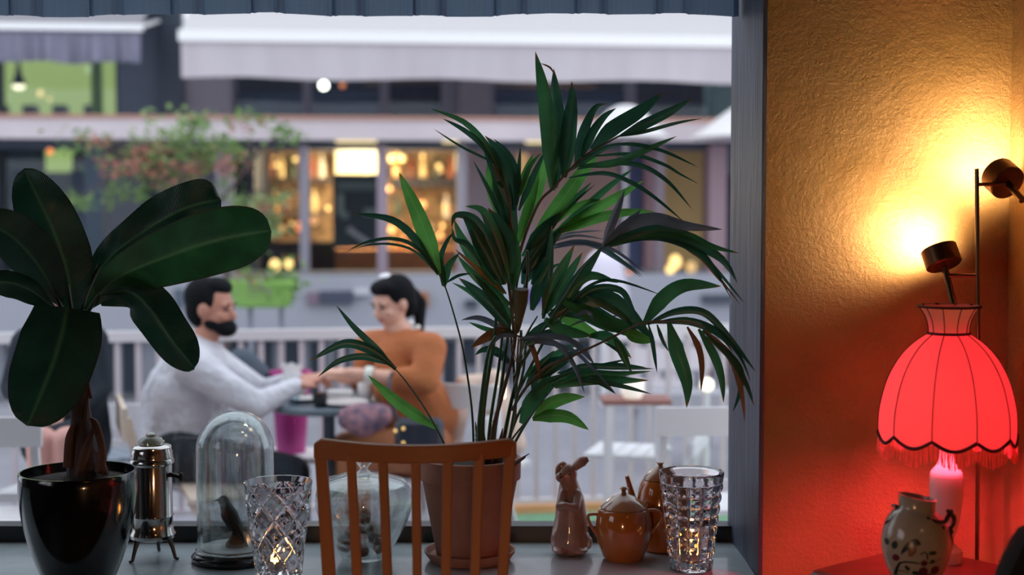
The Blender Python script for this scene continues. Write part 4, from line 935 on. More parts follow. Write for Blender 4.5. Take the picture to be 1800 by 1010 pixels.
# centre cluster (I)
frond(9, [(910, 640), (925, 590), (945, 555)], .004, (3.35, 3.32), [
 ('d', 15, [(955, 560), (962, 500), (967, 440), (970, 395)], -.02), ('g', 19, [(955, 555), (972, 505), (992, 465), (1010, 430)], -.02), ('g', 17, [(960, 550), (990, 498), (1024, 443)], -.01), ('g', 9, [(935, 500), (955, 478), (985, 462)], 0), ('d', 20, [(935, 545), (950, 490), (958, 450)], .02), ('g', 7, [(935, 505), (950, 490), (968, 455)], 0)])
# right cluster (J)
frond(10, [(905, 700), (935, 640), (962, 590), (985, 560), (1005, 540)], .004, (3.34, 3.22), [
 ('g', 17, [(985, 555), (1008, 505), (1040, 484), (1087, 497)], -.03), ('d', 5, [(985, 553), (1030, 506), (1080, 492), (1165, 519)], -.05), ('d', 12, [(988, 555), (1040, 510), (1090, 510), (1112, 545), (1130, 578)], -.05), ('y', 5, [(990, 556), (1045, 520), (1090, 524), (1125, 556)], -.02),
 ('d', 30, [(965, 556), (1020, 527), (1080, 530), (1150, 598)], -.03), ('d', 31, [(968, 550), (1020, 545), (1080, 572), (1135, 572)], .02), ('g', 24, [(990, 530), (1050, 556), (1100, 578), (1152, 601)], .02), ('b', 22, [(975, 545), (1000, 560), (1030, 580), (1062, 592)], .03),
 ('g', 20, [(958, 560), (990, 580), (1040, 590)], .02), ('d', 12, [(1030, 520), (1070, 540), (1100, 560), (1120, 590)], .0), ('y', 7, [(1010, 555), (1028, 548), (1040, 553), (1043, 566)], -.03)])
# far right frond reaching over the jamb (K)
frond(11, [(900, 720), (925, 680), (960, 645), (1000, 628), (1050, 605), (1095, 583), (1135, 566), (1200, 565), (1240, 575)], .0038, (3.34, 3.06), [
 ('g', 24, [(1132, 570), (1165, 525), (1205, 501), (1268, 503)], .0), ('d', 12, [(1138, 570), (1185, 548), (1235, 548), (1275, 585), (1330, 655)], -.04), ('d', 8, [(1145, 568), (1205, 561), (1260, 580), (1300, 625), (1320, 672)], -.04),
 ('d', 9, [(1150, 567), (1210, 566), (1262, 588), (1290, 620)], -.02), ('g', 24, [(1176, 568), (1190, 620), (1207, 672), (1207, 716)], -.02), ('n', 10, [(1208, 574), (1228, 610), (1234, 645), (1232, 688)], -.02), ('g', 14, [(1228, 578), (1255, 625), (1268, 665), (1272, 708)], -.02),
 ('d', 11, [(1235, 580), (1280, 620), (1310, 670), (1326, 714)], -.04), ('n', 11, [(1240, 580), (1285, 630), (1303, 690), (1309, 740)], -.04), ('d', 9, [(1275, 610), (1302, 650), (1300, 690), (1288, 724)], -.03), ('d', 7, [(1140, 570), (1147, 600), (1155, 655)], .0),
 ('d', 6, [(1155, 570), (1165, 598), (1176, 618)], 0), ('b', 19, [(1098, 582), (1120, 592), (1150, 600)], .02), ('g', 13, [(1080, 595), (1090, 612), (1110, 655)], .02), ('n', 5, [(1240, 590), (1292, 640), (1320, 690), (1322, 705)], -.02), ('d', 5, [(1060, 600), (1090, 620), (1112, 655)], .02)], stemb)
# lower right spray (L)
frond(12, [(895, 770), (915, 720), (942, 690), (975, 665), (1005, 652)], .0038, (3.35, 3.26), [
 ('d', 10, [(965, 672), (1020, 645), (1080, 645), (1150, 648)], -.03), ('g', 10, [(970, 678), (1030, 656), (1090, 656), (1145, 652)], -.03), ('g', 16, [(975, 680), (1030, 668), (1085, 668), (1140, 668)], -.02), ('d', 8, [(1015, 668), (1060, 672), (1100, 680), (1145, 692)], -.03),
 ('d', 26, [(940, 700), (950, 665), (970, 640), (1000, 628)], -.01), ('d', 18, [(945, 665), (980, 640), (1020, 612)], -.02), ('d', 9, [(960, 680), (1010, 655), (1070, 641), (1136, 645)], 0), ('d', 9, [(1035, 662), (1065, 678), (1082, 692)], 0), ('g', 14, [(990, 670), (1040, 660), (1100, 662)], .02),
 ('d', 14, [(925, 680), (945, 650), (975, 615)], .01), ('g', 12, [(920, 665), (950, 640), (1000, 610), (1030, 600)], .02)], stemg)
# grey drooping leaves (M)
frond(13, [(905, 740), (908, 680), (910, 620), (912, 596)], .004, (3.33, 3.28), [
 ('y', 9, [(918, 596), (975, 603), (1008, 640), (1028, 692)], -.06), ('y', 6, [(940, 602), (1000, 612), (1040, 645), (1082, 692)], -.05), ('y', 10, [(915, 594), (950, 590), (1000, 596), (1030, 625)], -.05), ('g', 17, [(1035, 590), (1070, 592), (1110, 629)], -.02), ('d', 6, [(980, 655), (1040, 645), (1110, 629)], -.01),
 ('y', 4, [(985, 580), (1030, 562), (1102, 553)], -.03), ('d', 16, [(925, 605), (955, 590), (995, 575)], 0), ('d', 12, [(920, 598), (960, 570), (1000, 562)], 0), ('y', 10, [(990, 590), (1020, 610), (1045, 640)], -.02), ('y', 7, [(912, 590), (880, 590), (862, 610)], 0)], stemb)
# low bright seedling leaves (N)
frond(14, [(880, 800), (905, 765), (945, 715), (985, 665)], .003, (3.34, 3.24), [
 ('g', 24, [(916, 744), (935, 705), (965, 675), (1002, 656)], -.02), ('b', 21, [(938, 737), (965, 712), (995, 700), (1028, 697)], -.03), ('b', 21, [(936, 736), (965, 730), (1000, 733), (1035, 755)], -.03)])
# low left stem (O)
frond(15, [(800, 830), (782, 782), (750, 722), (715, 672), (692, 645)], .003, (3.34, 3.16), [
 ('d', 11, [(695, 650), (660, 612), (622, 575), (591, 536)], -.03), ('d', 15, [(696, 648), (655, 617), (605, 604), (545, 634)], -.04), ('d', 11, [(692, 642), (640, 627), (595, 635), (559, 662)], -.04), ('b', 19, [(768, 752), (725, 725), (685, 695), (647, 659)], -.05)])
# extra bare stems
for pts, r_, mt_ in (([(858, 830), (848, 770), (852, 700), (868, 600), (872, 560)], .0068, stemg), ([(852, 830), (842, 770), (847, 700), (858, 620), (872, 590)], .0065, stemg), ([(868, 830), (868, 770), (880, 690), (890, 610), (898, 560)], .006, stemg),
        ([(862, 830), (866, 760), (884, 690), (902, 620), (908, 570)], .006, stemb), ([(876, 830), (886, 770), (900, 700), (914, 640), (916, 580)], .006, stemg), ([(884, 830), (896, 770), (908, 700), (920, 650), (925, 600)], .0045, stemg),
        ([(880, 830), (906, 776), (930, 735), (962, 690)], .004, stemg), ([(855, 825), (862, 740), (876, 650), (884, 580)], .0045, stemg), ([(925, 508), (928, 470), (927, 440)], .0035, stemb), ([(906, 510), (892, 455), (880, 410), (870, 385)], .0024, P('tan_stalk', '#9c8456', .5))):
    Y0_ = 3.35 + random.uniform(-.03, .03); obj('stem', MB().tube([at(x, y, Y0_ - .02 * i) for i, (x, y) in enumerate(pts)], [r_ * (1 - .12 * i) for i in range(len(pts))], 8, smooth=4), mt_, palm)
m = MB().tube([at(908, 585, 3.28), at(912, 560, 3.28), at(915, 530, 3.275), at(916, 508, 3.27)], [.005, .010, .0165, .0175], 10, smooth=3); obj('cut_sheath', m, P('sheath', '#6a6444', .6, var=.4, vscale=50, stretch=(1, 1, .1)), palm)
m = MB()
for k in range(5): m.tube([at(905 + k * 3, 590, 3.29), at(898 + k * 6, 615, 3.285), at(906 + k * 2, 636, 3.29)], .0011, 5, smooth=4)
stuff(obj('fibre_sheath', m, P('sheath_fibre', '#8a8668', .6), palm))
obj('dead_stub', MB().tube([at(880, 835, 3.30), at(905, 815, 3.24), at(922, 803, 3.2)], [.006, .005, .003], 8), P('dead_brown', '#5c4034', .8), palm)
obj('dead_stub', MB().tube([at(905, 812, 3.24), at(930, 797, 3.2)], [.003, .001], 6), P('dead_brown', '#5c4034', .8), palm)
husk = MB()
for k in range(16):
    a = k * .7; b0_ = at(862, 815, 3.35) + Vector((cos(a) * .022, sin(a) * .02, 0)); husk.tube([b0_, b0_ + Vector((cos(a) * .008, sin(a) * .008, .05)), b0_ + Vector((cos(a) * .016, sin(a) * .01, .08 + .02 * sin(k * 3)))], [.006, .005, .001], 6)
stuff(obj('stem_husks', husk, P('husk_brown', '#5a3c30', .8, var=.3), palm))
def potmesh(c, rt, rb_, h, rim, seg=48, wall=.006):
    return MB().lathe([(.001, 0), (rb_, 0), (rb_ + .001, .002), (rt * .965, h - rim), (rt, h - rim + .002), (rt + .002, h - .003), (rt, h), (rt - wall, h), (rt - wall - .004, h - .02), (rb_ - .002, .02), (.001, .02)], c, seg)
terra = P('terracotta_aged', '#a0705e', .75, var=.22, vscale=6, bump=.15, bscale=60)
ptz = at(826, 818, 3.24).z
c_ = Vector((pc_.x, PYd, SILL)); rt = wpx(91, 3.36)
obj('saucer', MB().lathe([(.001, .002), (.095, .002), (.108, .02), (.109, .026), (.104, .026), (.096, .014), (.001, .012)], c_, 48), terra, palm)
obj('pot', MB().lathe([(.001, .0125), (.078, .0125), (.080, .016), (rt * .93, ptz - SILL - .052), (rt * .99, ptz - SILL - .05), (rt, ptz - SILL - .002), (rt - .003, ptz - SILL), (rt - .008, ptz - SILL), (rt - .011, ptz - SILL - .03), (.07, .03), (.001, .03)], c_, 56), terra, palm)
obj('soil', MB().lathe([(.001, ptz - SILL - .04), (rt - .010, ptz - SILL - .028), (rt - .03, ptz - SILL - .018), (.001, ptz - SILL - .012)], c_, 32), P('dark_soil', '#2a1e18', .95, var=.5, vscale=60, bump=.8, bscale=90), palm)

# ------------------------------------------------------------------ banana plant in the black pot
BYd = 3.16; bx = at(138, 900, BYd).x
ban = thing('banana_plant', 'young banana plant with broad dark green leaves in a glossy black pot at the left', 'plant', Vector((bx, BYd, SILL)))
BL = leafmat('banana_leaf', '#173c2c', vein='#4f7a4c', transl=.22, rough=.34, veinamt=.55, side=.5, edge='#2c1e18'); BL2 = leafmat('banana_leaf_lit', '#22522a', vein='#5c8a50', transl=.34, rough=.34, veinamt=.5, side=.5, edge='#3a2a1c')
def bshape(pk, base=.12, tip=.9): 
    def f(t):
        a = min(1, (t / pk)) if t < pk else 1 - ((t - pk) / (1 - pk)) ** 3
        return base + (1 - base) * max(0, sin(min(1, max(0, a)) * pi / 2)) ** tip if t < pk else max(.0, 1 - ((t - pk) / (1 - pk)) ** 2.8) ** .5
    return f
def bleaf(pts, W, mat, Y0_, Y1_, pk=.45, roll=0, fold=.22, rip=.03, base=.12, seed=1):
    n = len(pts); P3 = [at(x, y, Y0_ + (Y1_ - Y0_) * i / (n - 1)) for i, (x, y) in enumerate(pts)]
    lf_ = obj('leaf', blade(P3, wpx(W, Y0_), roll, fold, bshape(pk, base), n=9, ripple=rip, seed=seed, nu=8), mat, ban)
    return lf_
def petiole(pts, r0, r1, Y0_, Y1_):
    n = len(pts); obj('leaf_stalk', MB().tube([at(x, y, Y0_ + (Y1_ - Y0_) * i / (n - 1)) for i, (x, y) in enumerate(pts)], [r0 + (r1 - r0) * i / (n - 1) for i in range(n)], 10, smooth=4), P('banana_stalk', '#24402e', .45, var=.3), ban)
bleaf([(128, 548), (120, 485), (98, 415), (68, 350), (42, 296)], 104, BL, 3.17, 3.20, .42, .15, .2, .02, .2, 1)
bleaf([(105, 535), (70, 470), (20, 415), (-40, 385)], 84, BL, 3.14, 3.02, .5, -.2, .25, .02, .12, 2)
bleaf([(95, 540), (50, 508), (10, 495), (-40, 500)], 46, BL, 3.12, 3.0, .5, .4, .3, .05, .15, 3)
bleaf([(148, 525), (190, 455), (255, 405), (325, 366), (388, 350)], 88, BL, 3.22, 3.30, .86, .1, .25, .14, .12, 4)
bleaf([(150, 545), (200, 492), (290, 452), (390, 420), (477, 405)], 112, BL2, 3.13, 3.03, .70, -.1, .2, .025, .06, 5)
bleaf([(168, 520), (225, 512), (265, 545), (300, 595), (342, 648)], 78, BL, 3.12, 3.05, .5, .25, .35, .05, .55, 6)
bleaf([(118, 540), (108, 590), (85, 660), (48, 748)], 138, BL, 3.08, 3.02, .32, .1, .16, .015, .8, 7)
petiole([(140, 640), (132, 590), (125, 548), (118, 500)], .009, .005, 3.16, 3.17); petiole([(138, 640), (125, 580), (105, 535), (85, 495)], .008, .004, 3.15, 3.13); petiole([(145, 640), (142, 570), (150, 520), (175, 465)], .009, .004, 3.17, 3.23)
petiole([(146, 640), (142, 580), (158, 540), (200, 492)], .010, .004, 3.15, 3.13); petiole([(144, 640), (150, 560), (175, 515)], .008, .004, 3.14, 3.12); petiole([(134, 640), (125, 590), (116, 550), (112, 570)], .009, .005, 3.13, 3.08); petiole([(136, 640), (120, 570), (95, 540)], .007, .004, 3.15, 3.12)
trk = P('banana_trunk', '#3c2a2a', .7, var=.5, vscale=14, stretch=(3, 3, .3), bump=.5, bscale=50)
obj('trunk', MB().tube([at(150, 845, 3.16), at(148, 800, 3.16), at(143, 740, 3.16), at(138, 680, 3.155), at(139, 630, 3.155)], [.045, .036, .024, .019, .015], 14, smooth=4), trk, ban)
for k, (pts, r_) in enumerate((([(120, 820), (122, 770), (130, 742)], .012), ([(175, 830), (180, 790), (168, 745), (158, 735)], .012), ([(160, 700), (156, 680), (152, 650), (155, 640)], .004), ([(150, 740), (153, 690), (150, 660)], .005), ([(140, 835), (150, 790), (165, 750)], .014), ([(185, 835), (178, 810), (165, 790)], .010))):
    obj('dry_sheath', MB().tube([at(x, y, 3.13) for x, y in pts], [r_] + [r_ * .8] * (len(pts) - 2) + [.002], 8, smooth=4), P('dry_sheath_brown', '#5a4038', .8, var=.4, vscale=20), ban)
rt2 = wpx(102, BYd); hz = at(138, 836, BYd - rt2 * .5).z - SILL
bp_ = [(.001, 0), (.070, 0), (.078, .006)] + [(.078 + (rt2 - .078) * sin(pi / 2 * min(1, t * 1.15)) ** .9, .006 + (hz - .006) * t) for t in [i / 12 for i in range(1, 12)]] + [(rt2, hz - .003), (rt2 - .002, hz), (rt2 - .006, hz), (rt2 - .009, hz - .03), (.06, .03), (.001, .03)]
obj('pot', MB().lathe(bp_, (bx, BYd, SILL), 56), P('gloss_black_pot', '#06090d', .16, coat=.6), ban)
obj('soil', MB().lathe([(.001, hz - .03), (rt2 - .009, hz - .022), (rt2 - .04, hz - .016), (.001, hz - .008)], (bx, BYd, SILL), 32), P('dark_soil', '#2a1e18', .95), ban)

# ================================================================== LEDGE OBJECTS
def glassmat(name, col='#ffffff', rough=.0, ior=1.5):
    return P(name, col, rough, trans=1.0, ior=ior, spec=.5)
crystal = glassmat('cut_crystal', '#f4f0f4'); thin = jar_glass('jar_glass', .3); domeg = jar_glass('dome_glass', .22)
def cut_vase(nm, label, px, base_y, wtop, wbot, ytop, Yc, pattern, seg, nz):
    cx_ = at(px, 900, Yc).x; rt_ = wpx(wtop / 2, Yc); rb_ = wpx(wbot / 2, Yc); h = at(px, ytop, Yc).z - SILL
    t_ = thing(nm, label, 'vase', Vector((cx_, Yc, SILL)))
    prof = []; fl_ = .022
    prof = [(.002, .001), (rb_ * .9, .001), (rb_, .004)]
    for i in range(nz + 1):
        t = i / nz; prof.append((rb_ + (rt_ - rb_) * t ** 1.15, .006 + (h - .008) * t))
    prof += [(rt_ - .0015, h), (rt_ - .0045, h - .001)]
    for i in range(8): t = 1 - (i + 1) / 8; prof.append((rb_ - .008 + (rt_ - rb_ + .002) * t ** 1.1, fl_ + (h - fl_) * t))
    prof.append((.002, fl_))
    def mod(r, z, a):
        t = (z - .006) / (h - .008)
        rl_ = rb_ + (rt_ - rb_) * max(0, t) ** 1.15
        if abs(r - rl_) < 1e-5 and 0 < t < .99: return r + pattern(t, a), z
        return r, z
    return t_, MB().lathe(prof, (cx_, Yc, SILL), seg, mod), cx_, h, rb_, fl_
def pat_grid(t, a):
    if t > .90: return .0004
    NV, NH = 14, 8; u = (a / (2 * pi) * NV) % 1.0; v = (t / .90 * NH) % 1.0
    du = abs(u - .5) * 2; dv = abs(v - .5) * 2; m_ = max(du, dv)
    return -.0038 * max(0, (m_ - .72) / .28) ** 1.0 + .0024 * (1 - m_)
def pat_diamond(t, a):
    if t > .93: return 0
    NV = 8; u = a / (2 * pi) * NV; v = t * 3.1
    p = (u + v) % 1.0; q = (u - v) % 1.0; dp = min(p, 1 - p); dq = min(q, 1 - q)
    d = min(dp, dq); r1 = -.0042 * max(0, 1 - d / .10)
    c_ = max(abs(p - .5), abs(q - .5)); return r1 - .0022 * max(0, 1 - c_ / .10) + .0012 * min(1, d / .3)
tealm = P('tealight_cup', '#c8c8c8', .3, metal=1.0); wax = P('wax', '#fff0d8', .5, emit='#ffb868', estr=7); flm = P('candle_flame', '#ffd890', .5, emit='#ffb24e', estr=260)  # wax is given its own glow for the flame light passing through it
def tealight(c, lab):
    t_ = thing('tealight_candle', lab, 'candle', c)
    obj('cup', MB().lathe([(.001, 0), (.019, 0), (.0195, .002), (.0195, .016), (.0185, .016), (.0185, .003), (.001, .003)], c, 24), tealm, t_)
    obj('wax', MB().lathe([(.001, .0035), (.018, .0035), (.018, .013), (.001, .012)], c, 24), wax, t_)
    obj('flame', MB().lathe([(.0005, .0135), (.003, .016), (.0042, .021), (.0035, .028), (.0015, .035), (.0003, .039)], c, 12), flm, t_)
    light('candle_light', 'POINT', c + Vector((0, 0, .045)), .22, '#ffa850', .008)
t1, m1, cxr, h1, rb1, fl1 = cut_vase('crystal_vase', 'cut-glass tumbler with a square grid pattern and lit candle, by the window jamb', 1215, 990, 115, 76, 827, 3.27, pat_grid, 224, 64)
obj('vase_body', m1, crystal, t1); tealight(Vector((cxr, 3.27, SILL + fl1 + .0005)), 'small burning tealight inside the square-patterned glass by the window jamb')
t2, m2, cxl, h2, rb2, fl2 = cut_vase('crystal_vase', 'cut-glass tumbler with a pointed diamond pattern and lit candle, left of the chair', 489, 1008, 122, 82, 845, 3.20, pat_diamond, 240, 72)
obj('vase_body', m2, crystal, t2); tealight(Vector((cxl, 3.20, SILL + fl2 + .0005)), 'small burning tealight inside the diamond-patterned glass left of the chair')

# glass cloche and bird
CYd = 3.36; ccx = at(412, 960, CYd).x; k3 = CYd / F
clo = thing('glass_cloche', 'tall clear glass dome on a black round plinth', 'cloche', Vector((ccx, CYd, SILL)))
obj('plinth', MB().lathe([(.001, 0), (.098, 0), (.101, .004), (.101, .012), (.096, .018), (.092, .020), (.092, .026), (.086, .030), (.001, .030)], (ccx, CYd, SILL), 56), P('black_lacquer', '#0c0e12', .2, coat=.4), clo)
obj('display_disc', MB().lathe([(.001, .0302), (.080, .0302), (.080, .033), (.001, .033)], (ccx, CYd, SILL), 40), P('pale_disc', '#d8d0d2', .6), clo)
dr = wpx(68, CYd); dh = at(421, 721, CYd).z - SILL; zs = dh - dr * 1.0
op = [(dr, .0305), (dr, zs)] + [(dr * cos(a), zs + dr * sin(a)) for a in [pi / 2 * i / 12 for i in range(1, 12)]] + [(.001, zs + dr)]
ipf = [(.001, zs + dr - .0022)] + [((dr - .002) * cos(a), zs + (dr - .002) * sin(a)) for a in [pi / 2 * i / 12 for i in range(11, 0, -1)]] + [(dr - .002, zs), (dr - .002, .0305)]
obj('dome', MB().lathe(op + ipf, (ccx + .004, CYd, SILL), 56, closed=True), domeg, clo)
bz_ = SILL + .0335; sx_ = at(415, 960, CYd).x
bird = thing('bird_figurine', 'small dark bird perched on a stump inside the glass dome', 'figurine', Vector((sx_, CYd, bz_)))
obj('stump', MB().lathe([(.001, 0), (.026, 0), (.024, .008), (.014, .020), (.011, .036), (.012, .048), (.001, .052)], (sx_, CYd, bz_), 16), P('pale_stump', '#8a6a50', .7, var=.3), bird)
def bt_(px, py, dy=0): return at(px, py, CYd + dy)
bm_ = MB(); bm_.limb([bt_(397, 888), bt_(404, 905), bt_(416, 930), bt_(424, 945)], [.014, .020, .018, .010], 12); bm_.ell(bt_(393, 879), (.0135, .012, .0125), 14, 10)
remesh(obj('bird_body', bm_, P('dark_plumage', '#1c1a20', .6, var=.5, vscale=60), bird), .0022, 4)
obj('beak', MB().tube([bt_(386, 877), bt_(376, 880)], [.0035, .0006], 8), P('beak_dark', '#15130f', .4), bird)
obj('breast', MB().ell(bt_(398, 903, -.006), (.013, .015, .020), 14, 10), P('rust_breast', '#6a3828', .7, var=.2), bird)
wg = MB()
for k in range(5): wg.tube([bt_(408 + k * 1.5, 905 + k * 3, -.012), bt_(421 + k * 2, 930 + k * 3, -.012), bt_(428 + k * 1.8, 948 + k * 3, -.006)], [.004, .005, .002], 8)
obj('wing', wg, P('dark_plumage', '#1c1a20', .6), bird)
obj('tail', MB().bar(bt_(424, 940), bt_(434, 968), .014, .004), P('dark_plumage', '#1c1a20', .6), bird)
for d in (-.006, .006): obj('bird_leg', MB().tube([bt_(412, 935, d), bt_(414, 950, d)], .0012, 6), P('beak_dark', '#15130f', .4), bird)
obj('eye', MB().ell(bt_(390, 877, -.011), .0022, 8, 6), P('eye_bead', '#050505', .1, coat=1), bird)

# coffee percolator urn
UYd = 3.38; ux = at(268, 880, UYd).x; k4 = UYd / F; uz = lambda y: at(268, y, UYd).z
chrome = P('old_chrome', '#b8b4b0', .12, metal=1.0)
urn = thing('coffee_urn', 'old chrome coffee urn on dark legs, between the black pot and the glass dome', 'urn', Vector((ux, UYd, SILL)))
up = [(.001, uz(946)), (30 * k4, uz(946)), (39 * k4, uz(943)), (40 * k4, uz(937)), (36 * k4, uz(930)), (35 * k4, uz(908)), (36.5 * k4, uz(905)), (35 * k4, uz(902)), (35 * k4, uz(816)), (39 * k4, uz(812)), (39 * k4, uz(808)), (37 * k4, uz(805)), (37.5 * k4, uz(801)), (36 * k4, uz(797)), (36.5 * k4, uz(794)), (34.5 * k4, uz(790)), (34.5 * k4, uz(785)), (31 * k4, uz(782)), (24 * k4, uz(780)), (.001, uz(780))]
obj('body', MB().lathe(up, (ux, UYd, 0), 48), chrome, urn)
obj('glass_lid', MB().lathe([(.001, uz(780)), (22 * k4, uz(780)), (23 * k4, uz(776)), (18 * k4, uz(770)), (10 * k4, uz(766)), (9 * k4, uz(762)), (5 * k4, uz(760)), (.001, uz(759))], (ux - .001, UYd, 0), 32), P('glass_lid', '#c8d0c0', .05, trans=.6), urn)
for a in (-2.2, -.35, 1.6):
    b0_ = Vector((ux + cos(a) * 33 * k4, UYd + sin(a) * 33 * k4, uz(940))); ft = Vector((ux + cos(a) * 46 * k4, UYd + sin(a) * 46 * k4, SILL + .004))
    obj('leg', MB().tube([b0_, (b0_ + ft) / 2 + Vector((cos(a) * .001, 0, 0)), ft, ft + Vector((cos(a) * .008, sin(a) * .008, -.001))], [.008, .005, .004, .0035], 8), P('black_leg', '#101010', .4), urn)
sp_ = obj('spigot', MB().tube([Vector((ux + 33 * k4, UYd - .01, uz(832))), Vector((ux + 52 * k4, UYd - .014, uz(836)))], [.006, .005], 10), P('black_leg', '#101010', .4), urn)
obj('spigot_knob', MB().ell(Vector((ux + 54 * k4, UYd - .014, uz(836))), (.006, .006, .011), 10, 8), P('black_leg', '#101010', .4), sp_)
obj('handle', MB().tube([Vector((ux - 33 * k4, UYd + .01, uz(820))), Vector((ux - 50 * k4, UYd + .02, uz(830))), Vector((ux - 48 * k4, UYd + .02, uz(880))), Vector((ux - 33 * k4, UYd + .01, uz(895)))], .005, 8, smooth=5), P('black_leg', '#101010', .4), urn)

# lidded glass jar behind the chair
JYd = 3.37; jx2 = at(640, 900, JYd).x; k5 = JYd / F; jz2 = lambda y: at(640, y, JYd).z - SILL
gj = thing('glass_jar', 'round lidded glass jar behind the chair slats', 'jar', Vector((jx2, JYd, SILL)))
o_ = [(.001, .001), (34 * k5, .001), (40 * k5, .006), (58 * k5, jz2(950)), (78 * k5, jz2(912)), (86 * k5, jz2(885)), (84 * k5, jz2(862)), (76 * k5, jz2(850))]
so, _ = spline([Vector((r, z, 0)) for r, z in o_[2:]], [0] * 6, 4); o2 = o_[:2] + [(p.x, p.y) for p in so]
in2 = [(r - .003, z + (.0 if i else 0)) for i, (r, z) in enumerate(o2[2:][::-1])]; in2[-1] = (36 * k5, .010); in2.append((.001, .009))
obj('jar_body', MB().lathe(o2 + in2, (jx2, JYd, SILL), 56, lambda r, z, a: (r * (1 + (.006 * cos(12 * a) if r > .06 else 0)), z)), thin, gj)
lp_ = [(.001, jz2(851)), (75 * k5, jz2(851)), (78 * k5, jz2(848)), (70 * k5, jz2(842)), (40 * k5, jz2(833)), (12 * k5, jz2(829)), (7 * k5, jz2(824)), (9 * k5, jz2(818)), (15 * k5, jz2(812)), (13 * k5, jz2(806)), (.001, jz2(803))]
lid = MB().lathe(lp_[:1] + [(74 * k5, jz2(851))] + lp_[2:], (jx2, JYd, SILL), 48)
obj('lid', MB().lathe([(.001, jz2(833)), (40 * k5, jz2(837)), (70 * k5, jz2(846)), (76 * k5, jz2(850.5)), (78 * k5, jz2(848)), (70 * k5, jz2(842)), (40 * k5, jz2(833)), (12 * k5, jz2(829)), (7 * k5, jz2(824)), (9 * k5, jz2(818)), (15 * k5, jz2(812)), (13 * k5, jz2(806)), (.001, jz2(803))], (jx2, JYd, SILL), 48), thin, gj)
cm_ = [P('amber_sweet', '#a86a3c', .35, var=.3), P('rose_sweet', '#a86058', .35, var=.3), P('pale_sweet', '#b8a494', .4, var=.2)]
for k, (dx, dy, dz_, lb_) in enumerate(((-.045, -.01, .034, 'lowest left of the sweets in the lidded glass jar'), (-.004, -.03, .030, 'front middle of the lowest sweets in the lidded glass jar'), (.036, -.008, .034, 'lowest right of the sweets in the lidded glass jar'), (-.012, .036, .034, 'sweet at the back bottom of the lidded glass jar'), (-.026, -.012, .068, 'upper left amber sweet in the lidded glass jar'), (.022, -.014, .070, 'upper right sweet in the lidded glass jar'), (.0, .02, .098, 'topmost of the sweets in the lidded glass jar'))):
    c0 = Vector((jx2 + dx, JYd + dy, SILL + dz_)); s_ = MB(); s_.ell(c0, (.021, .018, .015), 14, 10, Matrix.Rotation(k * .8, 3, 'Y')); s_.v = [v + Vector((0, 0, .0012 * sin(v.x * 900 + k))) for v in s_.v]
    tag(obj('wrapped_sweet', s_, cm_[k % 3], None, loc=c0 - Vector((0, 0, .015))), 'wrapped ' + ('amber-brown', 'rose-brown', 'pale')[k % 3] + ' sweet, ' + lb_, 'sweet', 'sweets in the glass jar')

# glazed rabbit figurine
RYd = 3.42; rx = at(1004, 960, RYd).x
rab = thing('rabbit_figurine', 'brown glazed ceramic rabbit standing upright on its haunches, right of the palm', 'figurine', Vector((rx, RYd, SILL)))
RP = lambda px, py, dy=0: at(px, py, RYd + dy); kk = RYd / F
glz = P('brown_glaze', '#a8827a', .38, var=.3, vscale=20, coat=.5, bump=.1, bscale=80)
rb_m = MB()
rb_m.limb([RP(1001, 950), RP(1004, 915), RP(1003, 880), RP(1000, 850)], [34 * kk, 30 * kk, 25 * kk, 17 * kk], 18)
rb_m.ell(RP(998, 833), (17 * kk, 17 * kk, 20 * kk), 18, 12); rb_m.ell(RP(987, 838, -.01), (11 * kk, 11 * kk, 10 * kk), 14, 10)
rb_m.ell(RP(984, 945, -.01), (16 * kk, 20 * kk, 22 * kk), 14, 10); rb_m.ell(RP(1024, 948, -.006), (14 * kk, 20 * kk, 20 * kk), 14, 10)
rb_m.limb([RP(990, 868, -.02), RP(984, 890, -.045), RP(994, 888, -.055)], [9 * kk, 8 * kk, 7 * kk], 10); rb_m.limb([RP(1015, 868, -.02), RP(1012, 892, -.05), RP(1000, 890, -.055)], [9 * kk, 8 * kk, 7 * kk], 10)
rb_m.ell(RP(985, 965, -.02), (16 * kk, 26 * kk, 7 * kk), 12, 8); rb_m.ell(RP(1018, 965, -.02), (17 * kk, 26 * kk, 8 * kk), 12, 8)
flo = SILL + .001
rb_m.v = [Vector((v.x, v.y, max(v.z, flo))) for v in rb_m.v]
remesh(obj('body', rb_m, glz, rab), .0024, 4)
e = MB(); e.tube([RP(1008, 826), RP(1014, 818), RP(1024, 810), RP(1034, 806)], [.006, .011, .0135, .006], 12, smooth=4); obj('ear', e, glz, rab)
e = MB(); e.tube([RP(994, 822), RP(990, 816), RP(983, 822), RP(979, 834)], [.006, .009, .009, .004], 12, smooth=4); obj('ear', e, glz, rab)
obj('tail', MB().ell(RP(1033, 953, .005), (9 * kk, 10 * kk, 13 * kk), 12, 8), P('pale_tail', '#a89078', .3, coat=.4), rab)
for px in (985, 1001): obj('eye', MB().ell(RP(px, 832, -.024), .003, 8, 6), P('eye_bead', '#050505', .1, coat=1), rab)
obj('nose', MB().ell(RP(986, 838, -.026), (.004, .003, .003), 8, 6), P('nose_dark', '#3a2420', .3), rab)
obj('bow', MB().ell(RP(998, 858, -.024), (.010, .004, .006), 10, 6), glz, rab)

